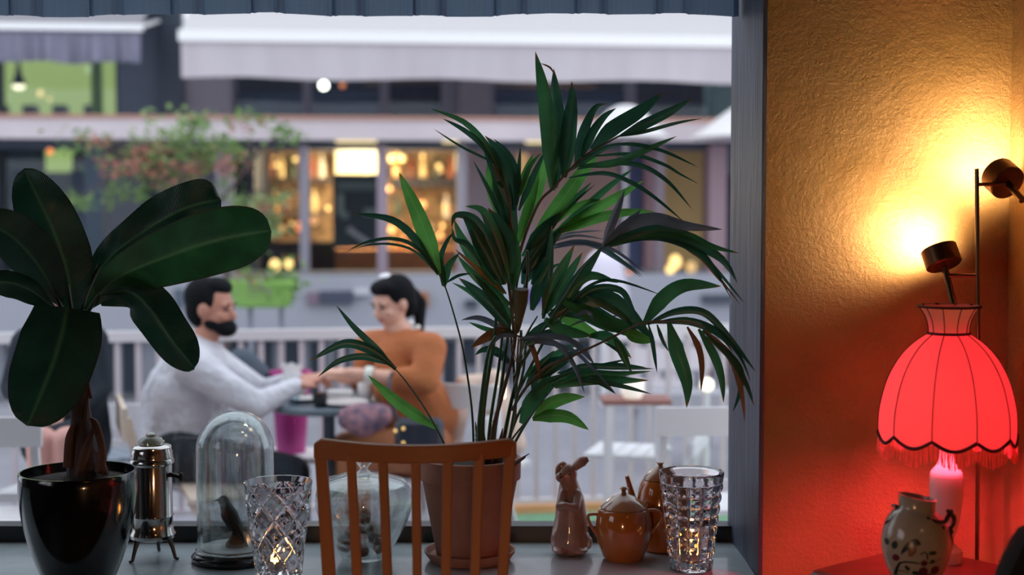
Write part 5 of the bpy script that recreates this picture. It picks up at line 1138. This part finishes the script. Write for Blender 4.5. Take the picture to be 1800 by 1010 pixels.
# amber lustre sugar bowl and teapot
amb = P('amber_lustre', '#b8682c', .14, coat=.9, var=.1, vscale=4); ambd = P('amber_lustre_lid', '#a06a48', .2, coat=.8)
SY = 3.37; sx2 = at(1096, 950, SY).x; ks = SY / F; sz = lambda y: at(1096, y, SY - .03).z
sb = thing('sugar_bowl', 'shiny amber glazed lidded sugar bowl with two handles, between the rabbit and the grid-cut glass', 'sugar bowl', Vector((sx2, SY, SILL)))
spf = [(.001, SILL), (33 * ks, SILL), (36 * ks, SILL + .004), (46 * ks, sz(958)), (50 * ks, sz(935)), (49 * ks, sz(915)), (45 * ks, sz(901)), (41 * ks, sz(897)), (.001, sz(897))]
q_, _ = spline([Vector((r, z, 0)) for r, z in spf[2:8]], [0] * 6, 4)
obj('bowl', MB().lathe(spf[:2] + [(p.x, p.y) for p in q_] + [(.001, sz(897))], (sx2, SY, 0), 40), amb, sb)
obj('lid', MB().lathe([(.001, sz(897)), (42 * ks, sz(897)), (42 * ks, sz(895)), (36 * ks, sz(889)), (20 * ks, sz(877)), (8 * ks, sz(872)), (4 * ks, sz(868)), (4 * ks, sz(865)), (9 * ks, sz(862)), (6 * ks, sz(859)), (.001, sz(857))], (sx2, SY, 0), 40), ambd, sb)
SP = lambda px, py: at(px, py, SY)
obj('handle', MB().tube([SP(1060, 905), SP(1046, 903), SP(1034, 906), SP(1037, 920), SP(1048, 938), SP(1054, 946)], [.0045, .004, .0038, .004, .0045, .005], 10, smooth=5), amb, sb)
obj('handle', MB().tube([SP(1134, 898), SP(1150, 896), SP(1161, 901), SP(1160, 915), SP(1150, 930), SP(1138, 941)], [.0045, .004, .0038, .004, .0045, .005], 10, smooth=5), amb, sb)
TYd = 3.46; tx = at(1160, 950, TYd).x; kt = TYd / F; tz_ = lambda y: at(1160, y, TYd).z
tp_ = thing('teapot', 'amber glazed teapot with a raised spout, half hidden behind the grid-cut glass', 'teapot', Vector((tx, TYd, SILL)))
tpf = [(.001, SILL), (30 * kt, SILL), (34 * kt, SILL + .004), (40 * kt, tz_(925)), (42 * kt, tz_(890)), (38 * kt, tz_(858)), (31 * kt, tz_(842)), (.001, tz_(841))]
q_, _ = spline([Vector((r, z, 0)) for r, z in tpf[2:7]], [0] * 5, 4)
obj('pot_body', MB().lathe(tpf[:2] + [(p.x, p.y) for p in q_] + [(.001, tz_(841))], (tx, TYd, 0), 40), amb, tp_)
obj('lid', MB().lathe([(.001, tz_(841)), (30 * kt, tz_(841)), (29 * kt, tz_(838)), (18 * kt, tz_(828)), (8 * kt, tz_(820)), (4 * kt, tz_(817)), (7 * kt, tz_(812)), (.001, tz_(809))], (tx, TYd, 0), 32), ambd, tp_)
TP = lambda px, py: at(px, py, TYd)
obj('spout', MB().tube([TP(1124, 900), TP(1113, 880), TP(1108, 858), TP(1102, 836)], [.014, .011, .007, .005], 12, smooth=5), amb, tp_)
obj('handle', MB().tube([TP(1196, 855), TP(1225, 850), TP(1238, 875), TP(1220, 910), TP(1200, 918)], .005, 10, smooth=5), amb, tp_)
# ================================================================== TERRACE PEOPLE AND FURNITURE
PYD = 5.8
def W(px, py, dy=0.0, Y=PYD): return at(px, py, Y + dy)
def R_(p, Y=PYD): return p * Y / F
skinm = P('skin_warm', '#c88c78', .55, var=.06); skinl = P('skin_light', '#e0ac98', .55, var=.06); hair = P('dark_hair', '#0c0e14', .85, var=.3, vscale=40, spec=.2)
def hand(mb, wrist, d, up, s=1.0, curl=.35):
    """palm, four unequal bent fingers and a thumb; d = pointing direction, up = back of the hand"""
    d = Vector(d).normalized(); up = Vector(up); side = d.cross(up).normalized(); up = side.cross(d).normalized()
    for k in range(4):
        o = side * (.011 * (1.5 - k)) * s; a = wrist + d * .02 * s + o * .8; b = wrist + d * .088 * s + o * 1.5
        mb.cap(a, .013 * s, b, .0105 * s, 8)
        L1 = (.034, .040, .037, .028)[k] * s; L2 = L1 * .75; sp = side * (.003 * (1.5 - k))
        q1 = b + (d * cos(curl) - up * sin(curl)) * L1 + sp; q2 = q1 + (d * cos(curl * 2.4) - up * sin(curl * 2.4)) * L2
        mb.cap(b, .0088 * s, q1, .0078 * s, 8); mb.cap(q1, .0076 * s, q2, .0062 * s, 8)
    t0 = wrist + d * .028 * s + side * .018 * s; t1 = t0 + (d * .6 + side * .75).normalized() * .035 * s; t2 = t1 + (d * .9 + side * .2 - up * .3).normalized() * .028 * s
    mb.cap(t0, .013 * s, t1, .0095 * s, 8); mb.cap(t1, .009 * s, t2, .007 * s, 8)
def head(mb, c, f, s=1.0):
    """continuous head + features; c centre, f facing direction (horizontal-ish)"""
    f = Vector(f).normalized(); u = Vector((0, 0, 1)); u = (u - f * u.dot(f)).normalized(); r = f.cross(u)
    M_ = Matrix((r, f, u)).transposed()
    mb.ell(c + u * .025 * s - f * .012 * s, (.074 * s, .092 * s, .092 * s), 24, 16, M_)
    mb.ell(c - u * .035 * s + f * .022 * s, (.060 * s, .066 * s, .072 * s), 20, 14, M_)
    mb.ell(c - u * .088 * s + f * .052 * s, (.028 * s, .024 * s, .022 * s), 14, 10, M_)
    mb.cap(c + u * .012 * s + f * .080 * s, .009 * s, c - u * .024 * s + f * .100 * s, .014 * s, 10)
    for q in (-1, 1):
        mb.ell(c - f * .004 * s - u * .005 * s + r * q * .076 * s, (.012 * s, .020 * s, .032 * s), 12, 8, M_)
        mb.ell(c + u * .022 * s + f * .074 * s + r * q * .030 * s, (.022 * s, .014 * s, .008 * s), 10, 8, M_)
        mb.ell(c - u * .022 * s + f * .058 * s + r * q * .036 * s, (.022 * s, .024 * s, .020 * s), 10, 8, M_)
    return f, u, r, M_
def face_bits(root, c, f, s, lipm, who):
    f = Vector(f).normalized(); u = Vector((0, 0, 1)); u = (u - f * u.dot(f)).normalized(); r = f.cross(u); M_ = Matrix((r, f, u)).transposed()
    for q in (-1, 1):
        obj('eye', MB().ell(c + u * .006 * s + f * .080 * s + r * q * .030 * s, (.011 * s, .006 * s, .006 * s), 12, 8, M_), P('eye_dark', '#2a2428', .2), root)
        obj('eyebrow', MB().ell(c + u * .026 * s + f * .086 * s + r * q * .030 * s, (.017 * s, .005 * s, .004 * s), 10, 6, M_), hair, root)
    obj('mouth', MB().ell(c - u * .052 * s + f * .084 * s, (.022 * s, .008 * s, .007 * s), 12, 8, M_), lipm, root)
lips = P('lips', '#a85858', .4)

# ---- man in the pale shirt, seen from behind his right side, turned to the table
hc = W(372, 541, 0); man = thing('person', 'bearded dark-haired man in a pale long-sleeved shirt, seated at the bistro table, reaching over it', 'person', Vector((W(330, 800).x, PYD, GZ)))
hipR, hipL = W(315, 800, -.10), W(330, 800, .12); chest = W(328, 690); neckb = W(352, 612)
shR, shL = W(338, 640, -.17), W(368, 632, .19); elR, wrR = W(452, 712, -.17), W(520, 678, -.10); elL, wrL = W(460, 690, .22), W(520, 665, .12)
knR, knL = W(500, 835, -.14), W(515, 830, .12); ftR, ftL = Vector((knR.x - .05, knR.y, GZ + .05)), Vector((knL.x + .02, knL.y, GZ + .05))
b = MB(); head(b, hc, (.93, -.22, -.1), 1.02)
b.limb([neckb, W(362, 590)], [.058, .055], 14)
b.limb([W(325, 800), W(322, 745), chest, W(345, 640), neckb], [.13, .125, .14, .12, .055], 18)
b.limb([shR, elR, wrR], [.052, .038, .027], 12); b.limb([shL, elL, wrL], [.052, .038, .027], 12); b.limb([shR, W(345, 635), shL], [.055, .08, .055], 12)
b.limb([hipR, knR, ftR], [.082, .055, .036], 14); b.limb([hipL, knL, ftL], [.082, .055, .036], 14)
for ft in (ftR, ftL): b.cap(ft - Vector((.03, 0, .01)), .036, ft + Vector((.16, 0, -.018)), .028, 10)
hand(b, wrR, (.75, .15, .25), (0, -.3, 1), 1.05, .5); hand(b, wrL, (.85, -.15, .1), (0, -.2, 1), 1.05, .5)
remesh(obj('body', b, skinm, man), .0075, 4)
s_ = MB(); s_.limb([W(322, 798), W(318, 750), chest, W(342, 645)], [.155, .152, .168, .140], 20); s_.limb([shR, W(345, 632), shL], [.080, .100, .080], 14); s_.limb([W(345, 630), W(354, 606)], [.09, .068], 14)
s_.limb([shR, W(396, 680, -.18), elR, wrR], [.080, .066, .056, .036], 14); s_.limb([shL, elL, wrL], [.076, .056, .036], 14)
s_.cap(W(300, 700, .02), .12, W(298, 770, .02), .12, 14)
zc = at(345, 600, PYD).z
shirt = obj('shirt', s_, P('pale_shirt', '#d9d8e2', .8, var=.08, vscale=5, bump=1.0, bscale=7, bdist=.06), man); remesh(shirt, .009, 5)
c_ = MB(); 
for k in range(18):
    a0, a1 = 2 * pi * k / 18, 2 * pi * (k + 1) / 18; cc = W(357, 605); c_.cap(cc + Vector((cos(a0) * .066, sin(a0) * .062, .010 * cos(a0 + 2.6))), .012, cc + Vector((cos(a1) * .066, sin(a1) * .062, .010 * cos(a1 + 2.6))), .012, 8)
remesh(obj('collar', c_, P('pale_shirt', '#d9d8e2', .8), man), .006, 2)
t_ = MB(); t_.limb([hipR, knR, ftR + Vector((0, 0, .06))], [.105, .075, .052], 14); t_.limb([hipL, knL, ftL + Vector((0, 0, .06))], [.105, .075, .052], 14); t_.limb([hipR, hipL], [.12, .12], 14)
remesh(obj('trousers', t_, P('navy_trousers', '#131c28', .85), man), .01, 4)
for ft in (ftR, ftL): obj('shoe', MB().cap(ft + Vector((-.04, 0, -.012)), .038, ft + Vector((.17, 0, -.02)), .03, 14), P('dark_shoe', '#15181e', .5), man)
h_ = MB(); f_ = Vector((.93, -.22, -.1)).normalized(); M_ = Matrix((f_.cross(Vector((0, 0, 1))).normalized(), f_, Vector((0, 0, 1)))).transposed()
h_.ell(hc + Vector((-.022, .004, .038)), (.084, .094, .092), 24, 16, M_); h_.ell(hc + Vector((-.05, .010, -.01)), (.070, .058, .075), 20, 14, M_); h_.ell(hc + Vector((.028, -.004, .088)), (.062, .060, .040), 20, 12, M_)
remesh(obj('hair', h_, hair, man), .006, 3)
bd = MB(); bd.ell(hc + f_ * .060 + Vector((0, 0, -.072)), (.060, .048, .040), 18, 12, M_); bd.ell(hc + f_ * .02 + Vector((0, 0, -.060)), (.070, .050, .036), 18, 12, M_)
remesh(obj('beard', bd, hair, man), .006, 3); face_bits(man, hc, f_, 1.02, lips, 'm')

# ---- woman in the orange-brown sweater
WY = 5.85
def V(px, py, dy=0.0): return at(px, py, WY + dy)
hc2 = V(690, 532); f2 = Vector((-.72, -.62, -.30))
wom = thing('person', 'dark-haired woman in an orange-brown sweater, seated at the bistro table, looking down', 'person', Vector((V(735, 790).x, WY, GZ)))
s1, s2 = V(757, 612, -.12), V(652, 606, .16); e1, w1 = V(748, 668, -.20), V(612, 655, -.16); e2, w2 = V(640, 670, .12), V(592, 662, .02)
b = MB(); head(b, hc2, f2, .93)
b.limb([V(712, 598), V(700, 575)], [.050, .048], 14)
b.limb([V(735, 790), V(728, 740), V(712, 670), V(708, 620), V(710, 600)], [.12, .105, .12, .10, .05], 18)
b.limb([s1, V(705, 608), s2], [.045, .07, .045], 12)
b.limb([s1, e1, w1], [.046, .034, .023], 12); b.limb([s2, e2, w2], [.046, .034, .023], 12)
hp1, hp2 = V(745, 785, -.10), V(720, 785, .12); k1, k2_ = V(625, 800, -.16), V(610, 790, .10)
f1_, f2_ = Vector((k1.x - .02, k1.y, GZ + .05)), Vector((k2_.x - .06, k2_.y, GZ + .05))
b.limb([hp1, k1, f1_], [.082, .052, .033], 14); b.limb([hp2, k2_, f2_], [.082, .052, .033], 14)
for ft in (f1_, f2_): b.cap(ft - Vector((-.02, 0, .01)), .033, ft - Vector((.14, .03, .02)), .025, 10)
hand(b, w1, (-.9, .1, .05), (.1, -.3, 1), .92, .55); hand(b, w2, (-.9, -.2, .05), (.1, -.2, 1), .92, .55)
remesh(obj('body', b, skinl, wom), .0072, 4)
s_ = MB(); s_.limb([V(738, 785), V(732, 745), V(714, 675), V(708, 628)], [.150, .128, .142, .118], 20); s_.limb([s1, V(705, 612), s2], [.066, .090, .066], 14); s_.limb([V(708, 620), V(709, 598)], [.09, .062], 14)
s_.limb([s1, e1, e1.lerp(w1, .30)], [.068, .060, .048], 14); s_.limb([s2, e2, e2.lerp(w2, .2)], [.064, .056, .046], 14)
s_.limb([V(748, 700, -.05), V(765, 730, -.04)], [.10, .10], 12)
remesh(obj('sweater', s_, P('orange_knit', '#b56a40', .9, var=.12, vscale=6, bump=.6, bscale=12, bdist=.02), wom), .009, 5)
t_ = MB(); t_.limb([hp1, k1, f1_.lerp(k1, .4)], [.108, .078, .06], 14); t_.limb([hp2, k2_, f2_.lerp(k2_, .4)], [.108, .078, .06], 14); t_.limb([hp1, hp2], [.12, .12], 14)
remesh(obj('skirt', t_, P('rust_skirt', '#b0704c', .85), wom), .01, 5)
for ft in (f1_, f2_): obj('shoe', MB().cap(ft + Vector((.02, 0, -.012)), .035, ft - Vector((.15, .03, .024)), .026, 14), P('dark_shoe', '#15181e', .5), wom)
h_ = MB(); ff = f2.normalized(); rr = ff.cross(Vector((0, 0, 1))).normalized(); uu = rr.cross(ff).normalized(); M_ = Matrix((rr, ff, uu)).transposed()
h_.ell(hc2 - ff * .024 + uu * .034, (.080, .088, .082), 24, 16, M_); h_.ell(hc2 - ff * .055 - uu * .02, (.066, .048, .066), 20, 14, M_); h_.ell(hc2 + ff * .028 + uu * .076, (.064, .050, .034), 20, 12, M_)
h_.limb([hc2 - ff * .10 + uu * .0, hc2 - ff * .13 - uu * .05, V(738, 585, .04)], [.036, .032, .018], 12)
remesh(obj('hair', h_, hair, wom), .006, 3)
obj('hair_clip', MB().ell(hc2 + uu * .112 - ff * .01 + rr * .02, (.034, .022, .012), 14, 8, M_), P('white_clip', '#eceaf0', .3), wom); face_bits(wom, hc2, ff, .93, lips, 'w')
for px, py in ((723, 567), (735, 575)): obj('earring', MB().ell(V(px, py, -.10), .0105, 12, 8), P('pearl', '#fff6f0', .15, coat=.5), wom)
br_ = MB(); wb = e1.lerp(w1, .72); ax = (w1 - e1).normalized(); q = Vector((0, 0, 1)).rotation_difference(ax).to_matrix(); br_.lathe([(.030, -.016), (.035, -.016), (.035, .016), (.030, .016)], (0, 0, 0), 24, closed=True); br_.v = [q @ v + wb for v in br_.v]
obj('bracelet', br_, P('pale_bracelet', '#e0e4dc', .3), wom)

# ---- third guest, mostly hidden behind the banana plant
GY = 5.5
def G(px, py, dy=0.0): return at(px, py, GY + dy)
hc3 = G(95, 505); f3 = Vector((.5, -.8, -.1))
gst = thing('person', 'guest in dark navy clothes with bare lower legs, mostly hidden behind the banana plant', 'person', Vector((G(110, 780).x, GY, GZ)))
b = MB(); head(b, hc3, f3, .95); b.limb([G(100, 575), G(98, 550)], [.05, .048], 12); b.limb([G(125, 770), G(122, 690), G(112, 610), G(104, 578)], [.12, .11, .11, .05], 16)
a1, a2 = G(160, 600, .05), G(50, 605, .0); b.limb([a2, G(108, 592), a1], [.045, .06, .045], 12)
e3, w3 = G(172, 680, .02), G(120, 728, -.2); e4, w4 = G(25, 680, 0), G(70, 725, -.2)
b.limb([a1, e3, w3], [.045, .034, .023]); b.limb([a2, e4, w4], [.045, .034, .023]); hand(b, w3, (-.6, -.5, -.1), (0, -.1, 1), .92); hand(b, w4, (.6, -.5, -.1), (0, -.1, 1), .92)
k3a, k3b = G(118, 775, -.38), G(72, 775, -.38); q1, q2 = Vector((k3a.x, k3a.y + .03, GZ + .05)), Vector((k3b.x, k3b.y + .03, GZ + .05))
b.limb([G(140, 785), k3a, q1], [.08, .055, .035]); b.limb([G(90, 785), k3b, q2], [.08, .055, .035])
for ft in (q1, q2): b.cap(ft, .033, ft + Vector((0, -.14, -.02)), .025, 10)
remesh(obj('body', b, P('skin_rosy', '#d09a90', .55), gst), .0078, 4)
nv = P('navy_cloth', '#141f2c', .85); s_ = MB(); s_.limb([G(128, 775), G(122, 690), G(112, 625)], [.15, .14, .13], 18); s_.limb([a2, G(108, 600), a1], [.07, .09, .07], 12); s_.limb([a1, e3, w3], [.07, .055, .04]); s_.limb([a2, e4, w4], [.07, .055, .04])
remesh(obj('jacket', s_, nv, gst), .01, 5)
t_ = MB(); t_.limb([G(140, 785), G(140, 785).lerp(k3a, .7)], [.105, .09]); t_.limb([G(90, 785), G(90, 785).lerp(k3b, .7)], [.105, .09]); t_.limb([G(140, 785), G(90, 785)], [.11, .11])
remesh(obj('shorts', t_, nv, gst), .01, 4)
h_ = MB(); ff = f3.normalized(); rr = ff.cross(Vector((0, 0, 1))).normalized(); uu = rr.cross(ff).normalized(); M_ = Matrix((rr, ff, uu)).transposed()
h_.ell(hc3 - ff * .026 + uu * .034, (.082, .09, .084), 20, 14, M_); h_.ell(hc3 - ff * .055 - uu * .03, (.07, .05, .08), 18, 12, M_); remesh(obj('hair', h_, hair, gst), .007, 3); face_bits(gst, hc3, ff, .95, lips, 'g')
for ft in (q1, q2): obj('shoe', MB().cap(ft + Vector((0, .02, -.012)), .035, ft + Vector((0, -.15, -.024)), .026, 12), P('dark_shoe', '#15181e', .5), gst)

# ---- bistro table and what stands on it
tc_ = W(578, 706, 0); TR = .235; tzz = tc_.z
tab = thing('bistro_table', 'small round grey bistro table between the man and the woman', 'table', Vector((tc_.x, PYD, GZ)))
tmm = P('grey_metal_top', '#6c7884', .4, metal=.2)
obj('table_top', MB().lathe([(.001, -.028), (TR - .01, -.028), (TR, -.022), (TR, -.004), (TR - .004, 0), (.001, 0)], Vector((tc_.x, PYD, tzz)), 48), tmm, tab)
obj('column', MB().tube([(tc_.x, PYD, GZ + .02), (tc_.x, PYD, tzz - .028)], .025, 16), P('blue_grey_column', '#52606e', .4, metal=.3), tab)
for k in range(4):
    a = k * pi / 2 + .5; obj('foot', MB().tube([(tc_.x, PYD, GZ + .06), (tc_.x + cos(a) * .22, PYD + sin(a) * .22, GZ + .012)], [.016, .011], 8), P('blue_grey_column', '#52606e', .4), tab)
def on(px, dy): return Vector((at(px, 700, PYD).x, PYD + dy, tzz))
wc_ = P('white_china', '#f4f2f4', .25, coat=.3)
def plate(c, r, lab): tag(obj('plate', MB().lathe([(.001, .001), (r * .6, .001), (r, .014), (r, .017), (r * .62, .006), (.001, .005)], c, 36, ), wc_, None, loc=c), lab, 'plate')
plate(on(612, -.10), .095, 'white plate on the bistro table, nearer the woman'); plate(on(536, .02), .075, 'smaller white plate on the bistro table, near the man')
def cup(c, r, h, m_, lab, nm='cup', cat='cup'):
    t_ = thing(nm, lab, cat, c); obj('bowl', MB().lathe([(.001, .001), (r * .7, .001), (r, h * .5), (r, h), (r - .003, h), (r - .004, h * .5), (r * .6, .006), (.001, .006)], c, 28), m_, t_); return t_
u_ = cup(on(572, -.16), .030, .058, P('black_cup', '#181c22', .25), 'black cup with an orange drink on the bistro table'); obj('drink', MB().lathe([(.001, .05), (.0255, .05), (.0255, .053), (.001, .053)], on(572, -.16), 20), P('orange_drink', '#e08a30', .3), u_)
u_ = cup(on(640, .05), .032, .075, wc_, 'white mug on the bistro table beside the woman\'s bracelet'); obj('handle', MB().tube([on(640, .05) + Vector(v) for v in ((.030, 0, .06), (.05, 0, .055), (.05, 0, .025), (.030, 0, .02))], .005, 8, smooth=4), wc_, u_)
cup(on(520, -.05), .030, .10, pane_mat('tumbler_glass', '#e8f0f4'), 'clear tumbler on the bistro table near the man\'s hand', 'tumbler', 'glass')
m_ = MB(); c0 = on(594, .06); m_.box(c0 + Vector((-.055, -.03, .001)), c0 + Vector((.055, .03, .045)), .008); tag(obj('napkin_stack', m_, wc_, None, loc=c0), 'block of white paper napkins at the middle of the bistro table', 'napkins')
pb_ = MB(); c0 = on(506, .12); 
for k, (rx, ry, z) in enumerate(((.045, .035, .001), (.055, .04, .03), (.05, .036, .07), (.034, .02, .11), (.044, .012, .14))):
    pb_.v += [c0 + Vector((cos(a) * rx * (1 + .12 * sin(5 * a + k)), sin(a) * ry, z + (.012 * sin(3 * a) if k == 4 else 0))) for a in [2 * pi * i / 16 for i in range(16)]]
for k in range(4):
    for i in range(16): j = (i + 1) % 16; pb_.f.append((k * 16 + i, k * 16 + j, k * 16 + 16 + j, k * 16 + 16 + i))
pb_.f.append(tuple(range(15, -1, -1)))
tag(obj('paper_bag', pb_, P('white_paper', '#f0eef0', .8), None, loc=c0), 'crumpled white paper bag standing on the bistro table behind the man\'s hand', 'bag')
c0 = on(630, -.02) + Vector((0, 0, 0))
# lap bag and navy bag of the woman
lb_ = MB(); lb_.limb([V(615, 735, -.28), V(640, 742, -.30), V(668, 730, -.28)], [.05, .06, .05], 12); lb_.ell(V(640, 725, -.29), (.085, .05, .04), 16, 10)
o = remesh(obj('patterned_bag', lb_, P('patterned_bag_cloth', '#55506a', .8, col2='#b8848c', vscale=26), None, loc=V(640, 752, -.3)), .008, 4); tag(o, 'soft bag in a purple and pink pattern on the woman\'s lap', 'bag')
nb_ = V(738, 800, -.42); bg_ = thing('shoulder_bag', 'dark navy shoulder bag with small glowing studs as glints, hanging beside the woman', 'bag', nb_)
q0 = V(694, 812, -.42); q1_ = V(780, 735, -.42); m_ = MB().box((q0.x, q0.y - .03, q0.z), (q1_.x, q0.y + .05, q1_.z), .02); obj('bag_body', m_, P('navy_leather', '#1e2838', .5), bg_)
obj('strap', MB().tube([V(700, 745, -.42), V(686, 700, -.40), V(684, 670, -.36), V(690, 655, -.25)], .008, 8, smooth=5), P('navy_leather', '#1e2838', .5), bg_)
for px, py in ((695, 757), (709, 753), (709, 778)): obj('stud_glint', MB().ell(V(px, py, -.455), .007, 10, 8), P('gold_stud_glint', '#ffd890', .15, metal=1.0, emit='#ffc870', estr=.8), bg_)  # warm glints on the bag, put in as studs that emit
# grey bag behind the man's arm
kb = MB(); kb.limb([W(425, 640, .45), W(445, 665, .45), W(452, 700, .45)], [.075, .085, .07], 12); o = remesh(obj('rucksack', kb, P('slate_cloth', '#4a5462', .85, var=.3), None, loc=W(445, 735, .45)), .01, 4); tag(o, 'slate-grey rucksack hung on the railing between the seated couple', 'bag')

# ---- magenta bucket on a white stool
BYq = 6.25
def B_(px, py): return at(px, py, BYq)
stl = thing('white_stool', 'low white stool carrying the magenta bucket', 'stool', Vector((B_(518, 795).x, BYq, GZ))); wz = B_(518, 794).z; sx0 = B_(518, 790).x
wmt = P('white_metal_paint', '#e4e0e4', .45)
obj('stool_seat', MB().box((sx0 - .16, BYq - .13, wz - .03), (sx0 + .16, BYq + .13, wz), .008), wmt, stl)
for a in (-1, 1):
    for c in (-1, 1): obj('leg', MB().box((sx0 + a * .14 - .012, BYq + c * .11 - .012, GZ), (sx0 + a * .14 + .012, BYq + c * .11 + .012, wz - .03)), wmt, stl)
bh = B_(510, 652).z - wz; bx_ = B_(511, 700).x
bk = thing('magenta_bucket', 'tall magenta plastic bucket on the white stool under the bistro table edge', 'bucket', Vector((bx_, BYq, wz)))
obj('bucket_body', MB().lathe([(.001, .001), (.062, .001), (.064, .004), (.088, bh - .01), (.094, bh - .008), (.094, bh), (.086, bh), (.084, bh - .02), (.06, .01), (.001, .01)], (bx_, BYq, wz), 36), P('magenta_plastic', '#c03a90', .4), bk)
obj('bail', MB().tube([(bx_ - .092, BYq, wz + bh - .01), (bx_ - .06, BYq - .07, wz + bh - .07), (bx_ + .06, BYq - .07, wz + bh - .07), (bx_ + .092, BYq, wz + bh - .01)], .003, 6, smooth=4), wmt, bk)

# ---- folding chairs
def fchair(lab, cx_, cyv, rot, m_, zs=GZ, back_h=.82, seat_h=.45, w_=.40, group=None, boards=(.70, .82), lean=.10, d_=.38):
    """slatted folding chair: two back posts, back boards, seat, four legs, cross bar"""
    t_ = thing('folding_chair', lab, 'chair', Vector((cx_, cyv, GZ)), group); Rm = Matrix.Rotation(rot, 3, 'Z'); o = Vector((cx_, cyv, GZ))
    L_ = lambda x, y, z: o + Rm @ Vector((x, y, z)); h = w_ / 2; up_ = Rm @ Vector((0, 1, 0))
    yb = -d_ / 2
    for s in (-1, 1):
        obj('back_post', MB().bar(L_(s * h, yb + .02, .0), L_(s * h, yb - lean, back_h - .02), .026, .026, up_), m_, t_)
        obj('front_leg', MB().bar(L_(s * (h - .03), d_ / 2, 0), L_(s * (h - .03), yb + .05, seat_h), .022, .022, up_), m_, t_)
    f = lambda z: yb + .02 - (lean + .02) * z / back_h
    a, b = boards; obj('back_board', MB().bar(L_(-h - .03, f((a + b) / 2) - .02, (a + b) / 2), L_(h + .03, f((a + b) / 2) - .02, (a + b) / 2), .018, b - a, (0, 0, 1)), m_, t_)
    obj('cross_bar', MB().bar(L_(-h, f(.58), .58), L_(h, f(.58), .58), .016, .03, (0, 0, 1)), m_, t_)
    n = 5
    for k in range(n): y = yb + .05 + (d_ - .05) * (k + .5) / n; obj('seat_slat', MB().bar(L_(-h + .01, y, seat_h), L_(h - .01, y, seat_h), (d_ - .05) / n - .008, .018, (0, 0, 1)), m_, t_)
    obj('foot_bar', MB().bar(L_(-h, yb + .01, .16), L_(h, yb + .01, .16), .016, .02, (0, 0, 1)), m_, t_)
    return t_
whp = P('white_chair_paint', '#dcdade', .5); gyp = P('silver_chair_paint', '#8b94a2', .4); whw = P('whitewashed_wood', '#d8c4b4', .6, var=.15)
fchair('pale wood folding chair behind the man in the pale shirt', at(385, 800, 5.5).x, 5.52, -1.25, whw, back_h=.80, lean=.17)
fchair('silver-grey folding chair by the railing, between the hidden guest and the man', at(192, 800, 6.35).x, 6.35, -.9, gyp, back_h=.86, boards=(.80, .90))
fchair('white folding chair seen from its back beside the window jamb', at(1255, 800, 5.0).x, 5.25, 0.05, whp, back_h=.86, boards=(.76, .86), w_=.40)
fchair('white folding chair with a plain seat beyond the bistro candle, facing the right-hand table', at(1118, 800, 6.1).x, 6.25, 1.3, whp, back_h=.62, boards=(.50, .56), w_=.36, seat_h=.48)
fchair('white folding chair at the far left edge, behind the black pot', at(-62, 800, 4.7).x, 5.0, 0.05, whp, back_h=.86, boards=(.76, .86), w_=.42)
cc_ = fchair('white folding chair with a beige coat over it, behind the palm stems', at(845, 800, 6.0).x, 6.05, -.35, whp, back_h=.86, boards=(.74, .84), w_=.34)
co = MB(); co.limb([at(815, 672, 5.9), at(880, 668, 6.0)], [.035, .035], 10); co.limb([at(868, 668, 5.95), at(880, 720, 5.93), at(905, 780, 5.93)], [.05, .065, .05], 12); co.limb([at(820, 680, 5.9), at(805, 740, 5.88), at(795, 800, 5.88)], [.03, .04, .03], 12)
o = remesh(obj('coat', co, P('beige_coat', '#d8beb0', .85, var=.1), None, loc=at(845, 790, 5.9)), .01, 5); tag(o, 'beige coat draped over the white chair behind the palm stems', 'coat')
fchair('white folding chair under the woman in the orange-brown sweater', at(752, 800, 5.86).x, 5.90, 1.35, whp, back_h=.74, boards=(.62, .72))
fchair('white folding chair under the guest in dark clothes', at(112, 800, 5.6).x, 5.62, 3.0, whp, back_h=.76, boards=(.64, .74))
# right-hand table with candle lantern
RYt = 5.95; rc = at(1112, 700, RYt)
rt_ = thing('wooden_table', 'small table with a reddish wooden top behind the palm, right side of the window', 'table', Vector((rc.x, RYt, GZ)))
obj('table_top', MB().box((rc.x - .13, RYt - .06, rc.z - .02), (rc.x + .16, RYt + .14, rc.z), .004), P('reddish_top', '#8c5a52', .5), rt_)
for a in (-.10, .12):
    for c in (-.04, .12): obj('leg', MB().box((rc.x + a - .014, RYt + c - .014, GZ), (rc.x + a + .014, RYt + c + .014, rc.z - .02)), whp, rt_)
lan = thing('white_candle_glass', 'white frosted candle glass glowing on the reddish table', 'candle', Vector((rc.x + .0, RYt, rc.z)))
obj('glass_bowl', MB().lathe([(.001, .001), (.035, .001), (.05, .03), (.048, .075), (.044, .075), (.045, .03), (.03, .006), (.001, .006)], Vector((rc.x, RYt, rc.z)), 24), P('frosted_white', '#fff6ee', .5, emit='#fff0dc', estr=.5), lan)
lb2 = at(1243, 676, 6.6)
la2 = thing('glowing_globe', 'round white glowing lantern on a post beyond the chair, near the jamb', 'lantern', Vector((lb2.x, 6.6, GZ)))
obj('globe', MB().ell(lb2, .033, 16, 12), P('lantern_glow', '#fff8ea', .5, emit='#fff0d4', estr=1.6), la2); obj('post', MB().tube([(lb2.x, 6.6, GZ), (lb2.x, 6.6, lb2.z - .03)], .012, 8), whp, la2)
# pale rounded scooter cover beyond the road
pm = MB(); pm.limb([at(1062, 470, 11.2), at(1062, 520, 11.2)], [.15, .20], 20); pm.v = [v for v in pm.v]
pg = thing('covered_parasol', 'pale rounded furled parasol in its cover beyond the railing, behind the palm', 'parasol', Vector((at(1062, 500, 11.2).x, 11.2, GZ)))
obj('cover', pm, P('pale_cover', '#dcd4e4', .8), pg); obj('pole', MB().tube([(at(1062, 500, 11.2).x, 11.2, GZ), at(1062, 520, 11.2)], .03, 8), whp, pg)
